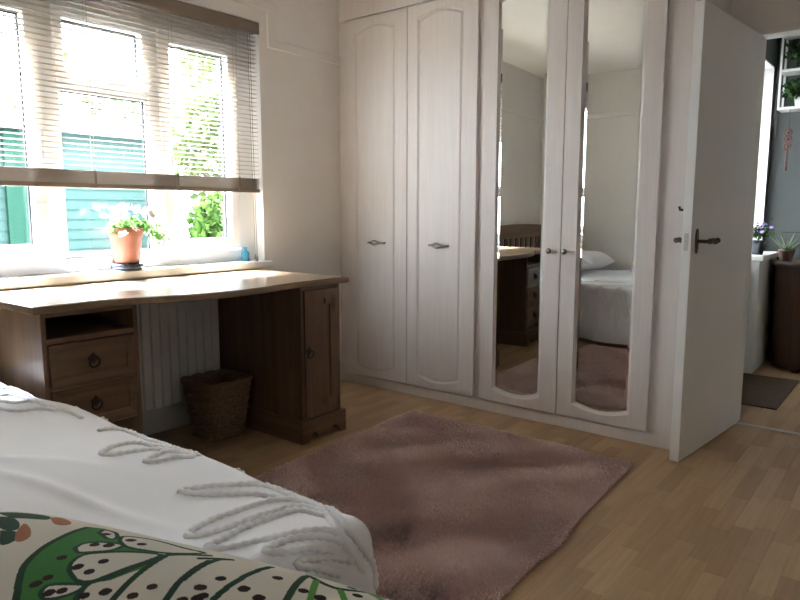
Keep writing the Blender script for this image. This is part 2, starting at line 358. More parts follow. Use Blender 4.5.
for i, (x, y0, y1, L) in enumerate(blocks):
    if i not in single: block_box(rest, x, y0, y1); continue
    if L and L in shared:
        o = bpy.data.objects.new('floor_block', shared[L]); COL.objects.link(o); o.parent = fl; o.location = (x, y0, 0); continue
    mb = MB(); block_box(mb, 0, 0, y1 - y0); o = mb.build('floor_block', M['floor'], None, recalc=False); o.parent = fl; o.location = (x, y0, 0)
    if L: shared[L] = o.data
rest.build('floor_blocks_rest', M['floor'], fl, recalc=False, kind='stuff')

# ---- window 1
w1 = thing('window_1', 'white plastic three-light window above the desk', None, (-3.15, 1.72, .84), kind='structure')
XF0, XF1 = -3.19, -3.12
y0, y1, z0, z1 = WIN
MB().ring(rect(y0, y1, z0, z1), rect(.965, 2.445, .905, 2.03), YZ, XF0, XF1).build('frame', M['upvc'], w1, bevel=.004)
MB().box((XF0, 1.372, .905), (XF1, 1.452, 2.03)).build('mullion', M['upvc'], w1, bevel=.004)
MB().box((XF0, 1.905, .905), (XF1, 1.975, 2.03)).build('mullion', M['upvc'], w1, bevel=.004)
MB().box((XF0, 1.452, 1.68), (XF1, 1.905, 1.735)).build('transom', M['upvc'], w1, bevel=.004)
MB().ring(rect(1.452, 1.905, .905, 1.68), rect(1.468, 1.892, .928, 1.665), YZ, XF0 + .02, XF1 - .012).build('glazing_bead', M['upvc'], w1)
GAS = paint('black_gasket', (.02, .02, .022), .7, .1, 20, 0)
def sash(a, b, c, d, w, lab):
    s = MB().ring(rect(a, b, c, d), rect(a + w, b - w, c + w, d - w), YZ, XF0 + .012, XF1 + .018).build('sash', M['upvc'], w1, bevel=.005)
    MB().ring(rect(a + w - .001, b - w + .001, c + w - .001, d - w + .001), rect(a + w + .006, b - w - .006, c + w + .006, d - w - .006), YZ, XF0 + .026, XF0 + .04).build('gasket', GAS, s)
    pane(a + w + .002, b - w - .002, c + w + .002, d - w - .002)
    return s
def pane(a, b, c, d): return MB().box((XF0 + .028, a, c), (XF0 + .036, b, d)).build('pane', M['glass'], w1)
s1 = sash(.945, 1.380, .913, 2.022, .058, 'l'); s2 = sash(1.962, 2.437, .913, 2.022, .058, 'r'); s3 = sash(1.446, 1.911, 1.728, 2.022, .042, 't')
MB().ring(rect(1.467, 1.893, .927, 1.666), rect(1.473, 1.887, .933, 1.660), YZ, XF0 + .026, XF0 + .04).build('gasket', GAS, w1)
pane(1.468, 1.892, .928, 1.665)
def whandle(s, y, z, vert):
    mb = MB(); h = (.012, .05) if vert else (.05, .012)
    mb.box((XF1 + .016, y - h[0], z - h[1]), (XF1 + .026, y + h[0], z + h[1]), bev=.003)
    h_ = mb.build('handle', M['upvc'], s)
    MB().tube([(XF1 + .02, y, z), (XF1 + .045, y, z), (XF1 + .05, y + (0 if vert else .1), z - (.1 if vert else 0))], .008).build('lever', M['upvc'], h_)
whandle(s1, 1.352, 1.46, True); whandle(s2, 1.99, 1.46, True); whandle(s3, 1.66, 1.752, False)
MB().box((XF1 - .002, y0 - .03, .800), (-2.992, y1 + .03, .8395)).build('window_sill', M['gloss'], w1, bevel=.006)
# ---- window 2 in the hall
w2 = thing('window_2', 'narrow bright hall window with a white ledge', None, (-1.1, 5.18, .815), kind='structure')
MB().ring(rect(4.60, 5.655, .815, 2.17), rect(4.67, 5.585, .885, 2.10), YZ, -1.30, -1.23).build('frame', M['upvc'], w2, bevel=.004)
MB().ring(rect(4.6, 5.655, .815, 2.17), rect(4.61, 5.645, .825, 2.16), YZ, -1.23, -1.0005).build('reveal_lining', M['gloss'], w2)
MB().box((-1.272, 4.668, .883), (-1.266, 5.587, 2.102)).build('pane', M['glass'], w2)
MB().box((-.9995, 5.085, .787), (-.885, HY - .002, .8245)).build('window_sill', M['gloss'], w2, bevel=.005)

# ---- the open door
HB = Vector((-.735, 3.787, 0)); DU = (Vector((-.809, 3.0313, 0)) - HB).normalized(); DW = Vector((DU.y, -DU.x, 0))   # DW points to the wardrobe side
if DW.x > 0: DW = -DW
def DP(u, w, z): return HB + DU * u + DW * w + Vector((0, 0, z))
DM = Matrix(((DU.x, DW.x, 0, HB.x), (DU.y, DW.y, 0, HB.y), (0, 0, 1, 0), (0, 0, 0, 1)))
d1 = thing('door_1', 'white flush door standing open beside the wardrobe', None, tuple(HB), kind='structure')
MB().box((.002, 0, .005), (.760, .041, 1.986), DM, bev=.002).build('leaf', M['door'], d1)
def oval(c0, c1, hh, n=20): return [(c0 + math.cos(2 * PI * i / n) * hh[0], c1 + math.sin(2 * PI * i / n) * hh[1] * (1 + .12 * math.cos(4 * PI * i / n))) for i in range(n)]
for side, lab in ((0, 'dark bronze lever handle on an oval plate'), (1, 'dark bronze lever on the hidden face')):
    sg = -1 if side == 0 else 1; w0 = 0 if side == 0 else .041
    fn = lambda u, v, d: DP(u, w0 + sg * d, v)
    h = MB().prism(oval(.703, .995, (.017, .062)), fn, 0, .006).build('handle', M['bronze'], d1, bevel=.0015); h['label'] = lab
    pth = [DP(.703, w0 + sg * .004, .995), DP(.703, w0 + sg * .045, .995), DP(.690, w0 + sg * .052, .995), DP(.655, w0 + sg * .053, .997), DP(.62, w0 + sg * .052, .992), DP(.59, w0 + sg * .052, .997)]
    pp = spline(pth, 6); MB().tube(pp, [.010 + .003 * math.sin(i * 1.1) if i > 10 else .008 for i in range(len(pp))], 10).build('lever', M['bronze'], h)
MB().box((.7602, .011, .955), (.7615, .030, 1.03), DM).build('latch_plate', M['steel'], d1)
MB().tube([DP(.742, .041, 1.13), DP(.742, .062, 1.13), DP(.742, .066, 1.145)], .006).build('coat_hook', M['black'], d1)

# ================================================================== FITTED WARDROBE
wr = thing('wardrobe', 'fitted whitewashed wardrobe with two plain and two mirrored doors', 'wardrobe', (-1.95, 3.5, 0))
WF = 3.185
MB().box((WX + .004, WF, .0), (-.88, FY - .004, CZ - .002)).build('carcass', M['ash'], wr)
MB().box((WX + .02, WF - .007, .001), (-.882, WF, .060)).build('plinth', M['ash'], wr, bevel=.002)
MB().box((WX + .02, WF - .018, 2.292), (-.882, WF, CZ - .003)).build('fascia', M['ash'], wr, bevel=.004)
def arch(x0, x1, z0, z1, top, bot, n=14):
    pts = []
    for i in range(n + 1): t = i / n; pts.append((x0 + (x1 - x0) * t, z0 - bot * math.sin(PI * t) ** .9))
    for i in range(n + 1): t = i / n; pts.append((x1 + (x0 - x1) * t, z1 + top * math.sin(PI * t) ** .9))
    return pts
def outer(x0, x1, z0, z1, n=14):
    return [(x0 + (x1 - x0) * i / n, z0) for i in range(n + 1)] + [(x1 + (x0 - x1) * i / n, z1) for i in range(n + 1)]
D0, D1 = WF - .001, WF - .024
def wdoor(x0, x1, px0, px1, mirror):
    z0, z1 = .070, 2.282; pz0, pz1 = .140, 2.205; inn = arch(px0, px1, pz0, pz1, .034, .028)
    d = MB().ring(outer(x0, x1, z0, z1), inn, XZ, D0, D1).build('mirrored_door' if mirror else 'wardrobe_door', M['ash'], wr, bevel=.0025)
    ins = lambda g: arch(px0 + g, px1 - g, pz0 + g, pz1 - g, .034, .028)
    if mirror:
        MB().ring(inn, ins(.013), XZ, D0 - .002, D1 + .004, D1 + .015).build('moulding', M['ash'], d)
        MB().ring(ins(.0125), ins(.024), XZ, D0 - .0035, D1 + .0165, D1 + .0145).build('bevelled_edge', M['mirror'], d)
        MB().prism(ins(.0235), XZ, D0 - .003, D1 + .0145).build('mirror', M['mirror'], d)
    else:
        MB().ring(inn, ins(.010), XZ, D0 - .002, D1 + .001, D1 + .007).build('moulding', M['ash'], d)
        MB().ring(ins(.010), ins(.020), XZ, D0 - .003, D1 + .0075, D1 + .002).build('panel_edge', M['ash'], d)
        MB().prism(ins(.0195), XZ, D0 - .003, D1 + .002).build('panel', M['ash'], d)
    return d
dA = wdoor(-2.925, -2.463, -2.868, -2.552, False); dB = wdoor(-2.459, -1.982, -2.386, -2.075, False)
dC = wdoor(-1.938, -1.473, -1.856, -1.568, True); dD = wdoor(-1.469, -1.0, -1.386, -1.090, True)
def bow_handle(d, x, z):
    y = D1; h = MB()
    h.tube([(x - .062, y + .002, z), (x - .062, y - .012, z), (x - .055, y - .02, z)], .006, 8); o = h.build('handle', M['pewter'], d)
    MB().tube([(x + .062, y + .002, z), (x + .062, y - .012, z), (x + .055, y - .02, z)], .006, 8).build('handle_end', M['pewter'], d)
    for s in (1, -1):
        pts = spline([(x - .06, y - .018, z), (x - .03, y - .026, z + s * .004), (x, y - .030, z + s * .013), (x + .03, y - .026, z + s * .004), (x + .06, y - .018, z)], 5)
        MB().tube(pts, .005, 8).build('handle_strand', M['pewter'], d)
def settle(d, yaw, tip, x):
    # the mirror glass does not sit quite true
    c = Vector((x, D1 + .01, 1.17)) - ORG[d.name]; R_ = Matrix.Translation(c) @ Matrix.Rotation(yaw, 4, 'Z') @ Matrix.Rotation(tip, 4, 'X') @ Matrix.Translation(-c)
    d.matrix_basis = R_
for ch in dC.children:
    if ch.name.startswith(('mirror', 'bevelled')): settle(ch, math.radians(2.5), math.radians(.22), -1.712)
settle(dD, math.radians(.15), math.radians(.26), -1.235)
bow_handle(dA, -2.695, .93); bow_handle(dB, -2.225, .928)
for d, x in ((dC, -1.527), (dD, -1.442)):
    MB().lathe([(.005, 0), (.005, .012), (.013, .018), (.015, .024), (.012, .030), (.004, .032)], (x, D1 + .001, .922), 16, Matrix.Rotation(PI / 2, 4, 'X')).build('knob', M['pewter'], d)

# ================================================================== DESK
dk = thing('pine_desk', 'waxed pine twin-pedestal desk with a curved front under the window', 'desk', (-2.7, 1.73, 0))
TZ0, TZ1 = .766, .795
fr = spline([(-2.395, .985, 0), (-2.398, 1.12, 0), (-2.392, 1.27, 0), (-2.345, 1.40, 0), (-2.285, 1.56, 0), (-2.258, 1.72, 0), (-2.262, 1.88, 0), (-2.292, 2.06, 0), (-2.308, 2.22, 0), (-2.302, 2.36, 0), (-2.292, 2.472, 0)], 5)
MB().prism([(p.x, p.y) for p in fr] + [(-3.012, 2.472), (-3.012, .985)], UVD, TZ0, TZ1).build('desk_top', M['pine_top'], dk, bevel=.006)
def ring_pull(par, x, y, z):
    pl = [(y + math.cos(a) * r_, z + math.sin(a) * r_) for a, r_ in [(2 * PI * i / 16, (.022 if i % 4 == 0 else .014 if i % 2 == 0 else .016)) for i in range(16)]]
    p = MB().prism(pl, YZ, x, x + .004).build('pull_plate', M['black'], par, bevel=.001)
    c = Vector((x + .012, y, z - .014)); r_ = .019
    pts = [c + Vector((.004 * math.cos(a), r_ * math.sin(a), r_ * math.cos(a))) for a in [2 * PI * i / 18 for i in range(18)]]
    MB().tube(pts, .0036, 6, closed=True).build('ring_pull', M['black'], par)
def pedestal(xf, xb, ya, yb):
    """sides, back, base of one pedestal; front plane xf"""
    MB().box((xb, ya, .10), (xf, ya + .018, TZ0)).build('side_panel', M['pine_z'], dk, bevel=.002)
    MB().box((xb, yb - .018, .10), (xf, yb, TZ0)).build('side_panel', M['pine_z'], dk, bevel=.002)
    MB().box((xb, ya + .018, .10), (xb + .01, yb - .018, TZ0)).build('back_panel', M['pine_z'], dk)
    MB().box((xb + .01, ya + .018, .10), (xf - .02, yb - .018, .118)).build('base_panel', M['pine_y'], dk)
    # plinth with scalloped foot
    a, b = ya - .022, yb + .022; w = b - a; pts = [(a, .112), (a, 0), (a + .045, 0)]
    c1, c2 = a + w * .36, a + w * .64
    for i in range(9): t = i / 8; pts.append((a + .045 + (c1 - a - .045) * t, .042 * math.sin(PI * t) ** .7 + (.010 * t)))
    pts.append(((c1 + c2) / 2, .012))
    for i in range(9): t = i / 8; pts.append((c2 + (b - .045 - c2) * t, .042 * math.sin(PI * t) ** .7 + .010 * (1 - t)))
    pts += [(b, 0), (b, .112)]
    MB().prism(pts, YZ, xf - .004, xf + .018).build('plinth', M['pine_y'], dk, bevel=.003)
    MB().box((xb, a, 0), (xf - .004, a + .02, .112)).build('plinth_side', M['pine_x'], dk, bevel=.003)
    MB().box((xb, b - .02, 0), (xf - .004, b, .112)).build('plinth_side', M['pine_x'], dk, bevel=.003)
# drawer pedestal (left)
XL = -2.418; pedestal(XL, -2.98, 1.018, 1.384)
MB().box((-2.97, 1.036, .652), (XL - .001, 1.366, .672)).build('shelf', M['pine_y'], dk, bevel=.002)
MB().box((XL - .02, 1.036, .748), (XL - .001, 1.366, TZ0 - .001)).build('top_rail', M['pine_y'], dk, bevel=.002)
for za in (.494, .330, .166):
    zb = za + .153; dr = MB().box((-2.9, 1.040, za), (XL - .006, 1.362, zb)).build('drawer', M['pine_y'], dk, bevel=.002)
    MB().ring(rect(1.040, 1.362, za, zb), rect(1.068, 1.334, za + .028, zb - .028), YZ, XL - .008, XL + .006, XL - .002).build('drawer_frame', M['pine_y'], dr, bevel=.002)
    ring_pull(dr, XL - .006, 1.201, (za + zb) / 2 + .006)
    MB().box((XL - .02, 1.036, za - .011), (XL - .002, 1.366, za - .001)).build('drawer_rail', M['pine_y'], dk)
# cupboard pedestal (right)
XR = -2.318; pedestal(XR, -2.96, 2.158, 2.424)
MB().box((XR - .02, 2.176, .748), (XR - .001, 2.406, TZ0 - .001)).build('top_rail', M['pine_y'], dk, bevel=.002)
cd = MB().box((XR - .022, 2.179, .121), (XR - .004, 2.403, .745)).build('cupboard_door', M['pine_z'], dk, bevel=.002)
q0, q1, r0, r1 = 2.179, 2.403, .121, .745
note = [(q0 + .05, r0 + .075), (q0 + .085, r0 + .075), (q0 + .085, r0 + .045), (q1 - .085, r0 + .045), (q1 - .085, r0 + .075), (q1 - .05, r0 + .075), (q1 - .05, r1 - .075), (q1 - .085, r1 - .075), (q1 - .085, r1 - .045), (q0 + .085, r1 - .045), (q0 + .085, r1 - .075), (q0 + .05, r1 - .075)]
outr = [(q0, r0), (q0 + .085, r0), (q0 + .09, r0), (q1 - .09, r0), (q1 - .085, r0), (q1, r0), (q1, r1), (q1 - .085, r1), (q1 - .09, r1), (q0 + .09, r1), (q0 + .085, r1), (q0, r1)]
MB().ring(outr, note, YZ, XR - .005, XR + .006).build('door_frame', M['pine_z'], cd, bevel=.0015)
ring_pull(cd, XR + .005, 2.203, .452)

# ================================================================== RADIATOR, BASKET
rd = thing('radiator', 'white ribbed panel radiator on the wall under the desk', 'radiator', (-2.98, 1.75, .15))
prof = []
yy = 1.40
while yy < 2.145: prof += [(yy, -2.934), (yy + .034, -2.934), (yy + .040, -2.946), (yy + .046, -2.946)]; yy += .05
MB().prism([(x_, y_) for y_, x_ in prof] + [(-2.985, yy), (-2.985, 1.40)], UVD, .155, .715).build('panel', M['gloss'], rd)
MB().box((-2.992, 1.395, .70), (-2.930, yy + .004, .722)).build('grille_top', M['gloss'], rd, bevel=.003)
for q in (1.5, 2.0): MB().box((-3.028, q, .5), (-2.985, q + .04, .6)).build('bracket', M['gloss'], rd)
MB().tube([(-2.96, 2.09, .16), (-2.96, 2.09, .0)], .0075).build('pipe', M['gloss'], rd)

bk = thing('waste_basket', 'square woven brown waste basket on the floor under the desk', 'basket', (-2.735, 1.972, 0))
def sq_path(h, n=10, rad=.28):
    """rounded square of half size h"""
    r_ = h * rad; pts = []
    for cx, cy, a0 in ((h - r_, h - r_, 0), (-(h - r_), h - r_, 90), (-(h - r_), -(h - r_), 180), (h - r_, -(h - r_), 270)):
        for k in range(5): a = math.radians(a0 + 90 * k / 4); pts.append((cx + r_ * math.cos(a), cy + r_ * math.sin(a)))
    out = []
    for i in range(len(pts)):
        p, q = Vector(pts[i]), Vector(pts[(i + 1) % len(pts)]); m = max(1, int((q - p).length / .012))
        for k in range(m): out.append(p + (q - p) * k / m)
    return out
wv = MB(); inner = MB(); rows = 15; HB_ = .285
for k in range(rows):
    t = (k + .5) / rows; h = .088 + .036 * t; z = .008 + HB_ * t; pts = sq_path(h); P = []
    for i, p in enumerate(pts): s = math.sin(i * 1.5 + (PI if k % 2 else 0)); n_ = p.normalized(); P.append((p.x + n_.x * .005 * s - 2.735, p.y + n_.y * .005 * s + 1.972, z + .003 * math.cos(i * .75 + k)))
    wv.tube(P, [.0105 + .002 * math.sin(i * 2.1 + k) for i in range(len(P))], 6, closed=True)
wv.build('weave', M['basket'], bk, kind='stuff')
rb = [(p.x - 2.735, p.y + 1.972, .293 + .003 * math.sin(i)) for i, p in enumerate(sq_path(.127))]
MB().tube(rb, .012, 8, closed=True).build('rim', M['basket'], bk)
bb = MB(); lo = sq_path(.086); hi = [p * (.121 / .086) for p in lo]; n = len(lo)
bb.add([(p.x - 2.735, p.y + 1.972, .004) for p in lo] + [(p.x - 2.735, p.y + 1.972, .285) for p in hi], [tuple(range(n))] + [(i, (i + 1) % n, n + (i + 1) % n, n + i) for i in range(n)])
bb.build('lining', M['basket'], bk)

# ================================================================== VENETIAN BLIND
vb = thing('venetian_blind', 'brown wooden venetian blind half raised over the window', 'blind', (-3.047, 1.72, 1.228))
BXc = -3.047; YA, YB = .912, 2.527
MB().box((BXc - .028, YA - .004, 2.10), (BXc + .022, YB + .006, 2.152)).build('headrail', M['blindrail'], vb, bevel=.003)
MB().box((BXc + .022, YA - .008, 2.094), (BXc + .030, YB + .012, 2.158)).build('valance', M['blindrail'], vb, bevel=.003)
pr = []
for i in range(5): t = i / 4 - .5; pr.append((t * .025, .0016 * (1 - 4 * t * t)))
pr2 = [(u, v - .0022) for u, v in reversed(pr)]
smesh = MB().prism(pr + pr2, lambda u, v, d: (u, d, v), YA - 1.72, YB - 1.72).build('slat', M['blind'], None)
first = True
def slat(z, tilt):
    global first
    o = smesh if first else dup(smesh); first = False
    o.parent = vb; o.location = (0, 0, z - 1.228); o.rotation_euler = (0, tilt, 0); return o
z = 2.082; ns = 0
while z > 1.322: slat(z, math.radians(1 + 1.5 * math.sin(ns * 1.7))); z -= .0235; ns += 1
for k in range(14): o = slat(1.2515 + k * .0042, math.radians(random.uniform(-1.5, 1.5))); o.material_slots[0].link = 'OBJECT'; o.material_slots[0].material = M['blindstack_shaded']; o.location.y += random.uniform(-.003, .003)
MB().box((BXc - .013, YA, 1.228), (BXc + .0135, YB + .003, 1.2485)).build('bottom_rail', M['blindrail'], vb, bevel=.003)
for y in (1.14, 1.565, 1.995, 2.385):
    for dx in (-.0142, .0142): MB().tube([(BXc + dx, y, 2.10), (BXc + dx, y, 1.24)], .0011, 5).build('ladder_cord', M['cord'], vb)
    MB().box((BXc + .0138, y - .006, 1.226), (BXc + .0165, y + .006, 1.312), bev=.001).build('cord_tape', M['blindrail'], vb)
for dy, zb in ((0, .870), (.014, .858)):
    MB().tube([(BXc + .034, 2.452 + dy, 2.10), (BXc + .034, 2.456 + dy, 1.5), (BXc + .036, 2.462 + dy, zb)], .0013, 5).build('pull_cord', M['darkcord'], vb)
    MB().lathe([(.002, .03), (.004, .028), (.007, .004), (.006, 0)], (BXc + .036, 2.462 + dy, zb - .018), 10).build('cord_bell', M['blindrail'], vb)

# ================================================================== ON THE SILL
sc_ = MB().lathe([(.052, 0), (.068, .002), (.074, .012), (.073, .031), (.066, .031), (.063, .010), (.001, .009)], (-3.058, 1.712, .8397), 28, cap=False).build('plant_saucer', M['slate'], None, org=(-3.058, 1.712, .8397))
tag(sc_, 'dark round saucer under the terracotta pot', 'saucer')
pp = thing('potted_geranium', 'terracotta pot of small white flowers on the window sill', 'potted plant', (-3.058, 1.712, .8497))
C0 = (-3.058, 1.712, .8497)
MB().lathe([(.050, 0), (.054, .001), (.0735, .150), (.0765, .152), (.081, .190), (.080, .194), (.074, .194), (.070, .150), (.001, .149)], C0, 32, cap=False).build('pot', M['terracotta'], pp)
MB().lathe([(.001, .165), (.060, .168), (.0705, .160)], C0, 20, cap=False).build('soil', M['soil'], pp)
def leaf_cloud(cent, size, up=.3):
    """cent (n,3), size (n,): each leaf two triangles folded on its midrib"""
    n = len(cent); d = RNG.normal(size=(n, 3)); d /= np.linalg.norm(d, axis=1)[:, None]; d[:, 2] += up; d /= np.linalg.norm(d, axis=1)[:, None]
    e = np.cross(d, RNG.normal(size=(n, 3))); e /= np.linalg.norm(e, axis=1)[:, None]; nn = np.cross(d, e); s = size[:, None]
    V = np.stack([cent, cent + d * s * .55 + e * s * .36 + nn * s * .12, cent + d * s, cent + d * s * .55 - e * s * .36 + nn * s * .12], 1).reshape(-1, 3)
    i = np.arange(n)[:, None] * 4; F = np.concatenate([i + np.array([[0, 1, 2]]), i + np.array([[0, 2, 3]])]); return V, F
c = []
for k in range(620):
    a = RNG.uniform(0, 2 * PI); r_ = RNG.uniform(0, 1) ** .6 * .088; c.append((-3.052 + r_ * math.cos(a) * .8, 1.722 + r_ * math.sin(a) * 1.15, 1.045 + .060 * (1 - (r_ / .1) ** 2) * RNG.uniform(.2, 1.1) - RNG.uniform(0, .03)))
for k in range(260): t = RNG.uniform(0, 1); c.append((-3.015 + RNG.normal(0, .016), 1.775 + .105 * t + RNG.normal(0, .012), 1.055 - .06 * t + RNG.normal(0, .014)))
V, F = leaf_cloud(np.array(c), RNG.uniform(.012, .026, len(c))); np_mesh('foliage', V, F, M['leaf'], pp, kind='stuff')
st = MB()
for k in range(9): a = k * .7; MB_ = st.tube([(C0[0], C0[1], 1.01), (C0[0] + .03 * math.cos(a), C0[1] + .05 * math.sin(a), 1.06)], .0015, 5)
st.build('stems', M['leaf'], pp, kind='stuff')
fm = MB(); n5 = 5
for k in range(n5):
    a = 2 * PI * k / n5; d = Vector((math.cos(a), math.sin(a), 0)); e = Vector((-d.y, d.x, 0))
    fm.add([(0, 0, 0), d * .008 + e * .006 + Vector((0, 0, .003)), d * .014 + e * .003 + Vector((0, 0, .004)), d * .014 - e * .003 + Vector((0, 0, .004)), d * .008 - e * .006 + Vector((0, 0, .003))], [(0, 1, 2, 3, 4)])
fo = fm.build('flower', M['petal'], None, recalc=False)
spots = [(-3.00, 1.64, 1.118), (-3.02, 1.655, 1.125), (-3.03, 1.67, 1.132), (-3.00, 1.625, 1.105), (-3.04, 1.69, 1.14), (-3.02, 1.70, 1.135), (-3.03, 1.735, 1.138), (-3.01, 1.75, 1.13), (-3.04, 1.77, 1.132), (-3.02, 1.80, 1.12), (-3.0, 1.815, 1.105),
         (-3.02, 1.835, 1.095), (-2.985, 1.715, 1.045), (-2.98, 1.72, 1.04), (-2.985, 1.66, 1.012), (-2.975, 1.79, 1.02), (-2.98, 1.835, 1.03), (-2.985, 1.86, 1.02), (-3.0, 1.61, 1.09), (-3.05, 1.60, 1.10), (-3.06, 1.72, 1.14), (-3.03, 1.86, 1.07), (-2.99, 1.68, 1.10), (-3.0, 1.77, 1.10)]
for i, p in enumerate(spots):
    o = fo if i == 0 else dup(fo); o.parent = pp; o.location = Vector(p) - Vector(C0); o.rotation_euler = (random.uniform(-.6, .6), random.uniform(.5, 1.5), random.uniform(0, 6)); s = random.uniform(1.2, 1.9); o.scale = (s, s, s)
bt = MB().lathe([(.001, .0), (.021, 0), (.0235, .003), (.0235, .046), (.020, .054), (.009, .060), (.0085, .074), (.012, .076), (.012, .080), (.006, .080), (.006, .058), (.019, .05), (.021, .006), (.001, .004)], (-3.062, 2.432, .8397), 24, cap=False).build('glass_bottle', M['blue'], None, org=(-3.062, 2.432, .8397))
tag(bt, 'small blue glass bottle at the end of the window sill', 'bottle')

# ================================================================== RUG
rg = thing('rug', 'dusty pink shaggy rug on the beech floor', 'rug', (-1.57, 2.0, 0))
RC = Vector((-.958, 2.885)); ru = Vector((-1, .008)).normalized(); rv = Vector((.050, -1)).normalized(); RW, RL = 1.25, 1.76
def rpt(u, v, z): p = RC + ru * u + rv * v; return (p.x, p.y, z)
MB().prism([(0.004, .004), (RW - .004, .004), (RW - .004, RL - .004), (.004, RL - .004)], lambda u, v, d: rpt(u, v, d), .0005, .009).build('backing', M['rug'], rg)
nb = 125000; uu = RNG.uniform(0, RW, nb); vv = RNG.uniform(0, RL, nb)
fx = np.sin(uu * 9 + 2.1 * np.sin(vv * 5.3)) + .8 * np.sin(vv * 11 + 1.7 * np.sin(uu * 6.1 + 1)) + .6 * np.sin((uu + vv) * 17 + 2)
fy = np.sin(vv * 8 + 1.9 * np.sin(uu * 7.3 + .7)) + .8 * np.sin(uu * 13 + 2.2 * np.sin(vv * 6.7)) + .6 * np.sin((uu - vv) * 15)
lx = fx * .0070 + RNG.normal(0, .004, nb); ly = fy * .0070 + RNG.normal(0, .004, nb)
edge = np.minimum(np.minimum(uu, RW - uu), np.minimum(vv, RL - vv))
hh = RNG.uniform(.016, .022, nb) * np.clip(.7 + edge / .03 * .3, .7, 1); lx += np.where(uu < .012, -.007, 0) + np.where(uu > RW - .012, .007, 0); ly += np.where(vv < .012, -.007, 0) + np.where(vv > RL - .012, .007, 0)
th = RNG.uniform(0, PI, nb); wx, wy = np.cos(th) * .0035, np.sin(th) * .0035
def rp(u, v, z): return np.stack([RC.x + ru.x * u + rv.x * v, RC.y + ru.y * u + rv.y * v, z], 1)
z0_ = np.full(nb, .006)
V = np.stack([rp(uu - wx, vv - wy, z0_), rp(uu + wx, vv + wy, z0_), rp(uu + lx + wx * .7, vv + ly + wy * .7, hh), rp(uu + lx - wx * .7, vv + ly - wy * .7, hh)], 1).reshape(-1, 3)
F = np.arange(nb * 4).reshape(-1, 4); np_mesh('pile', V, F, M['rug'], rg, kind='stuff')

# ================================================================== BED
# ---- bedspread surface: s runs along X, t along Y, both unrolled over the edges
BX0, BY0, BZ, BR = -.905, .935, .518, .07
def bed_pt(s, t):
    s=np.asarray(s,float); t=np.asarray(t,float)
    a=np.maximum(0,s-BX0); b=np.maximum(0,t-BY0)
    d=np.hypot(a,b); dd=np.maximum(d,1e-9)
    ang=np.minimum(d/BR,np.pi/2); ex=np.maximum(0,d-BR*np.pi/2)
    fold=(np.sin(17*s+1.3)*np.cos(2*t)+np.sin(15*t+.4))*.5
    # folds of the hanging cloth
    h=BR*np.sin(ang)+ex*.10+np.clip(ex*.06,0,.02)*fold
    drop=BR*(1-np.cos(ang))+ex*.985
    x=np.minimum(s,BX0)+h*a/dd; y=np.minimum(t,BY0)+h*b/dd
    top=.008*np.sin(5.1*s+1.7*t)*np.sin(3.7*t-1.1*s+.6)+.006*np.sin(9*s-6*t+1)+.004*np.sin(14*t+9*s)
    # soft creases in the top sheet
    for (c0,c1,k,w,am) in ((-1.9,.55,.55,.018,.010),(-1.72,.42,-.8,.015,.008),(-1.5,.62,.25,.016,.008),(-2.2,.35,.3,.03,.012)):
        dx=s-c0; dy=t-c1; along=(dx+dy*k)/np.hypot(1,k); across=(dy-dx*k)/np.hypot(1,k)
        top=top+am*np.exp(-(across/w)**2)*np.exp(-(along/.28)**2)
    tk=np.clip((-2.15-s)/.25,0,1); y=y-tk*np.where(b>0,np.minimum(.065,b*.6)+ex*.12,0)
    z=BZ-drop+top*np.exp(-(d/.10)**2)-.012
    return x,y,z
# ---- cushion surface (top side): p along W, q along D, metres from the centre
CC=np.array([-.715,.285,.609]); CW=np.array([.958,.287,0.]); CW/=np.linalg.norm(CW)
CD0=np.array([CW[1],-CW[0],0.]); TILT=np.radians(4)
CD=CD0*np.cos(TILT)+np.array([0,0,-np.sin(TILT)]); CN=np.cross(CD,CW); CN=CN if CN[2]>0 else -CN
HW,HD,TH=.42,.25,.115
def pil_h(p,q):
    u=np.clip(np.abs(p)/HW,0,1); v=np.clip(np.abs(q)/HD,0,1)
    return TH*((1-u**3)*(1-v**2.6))**.62
def pil_pt(p,q,sgn=1):
    p=np.asarray(p,float);q=np.asarray(q,float)
    h=pil_h(p,q)*(1 if sgn>0 else -.78)
    pin=1-.07*(1-(q/HD)**2); pinq=1-.07*(1-(p/HW)**2)   # edges drawn in between the corners
    return CC+ (p*pin)[...,None]*CW+(q*pinq)[...,None]*CD+h[...,None]*CN
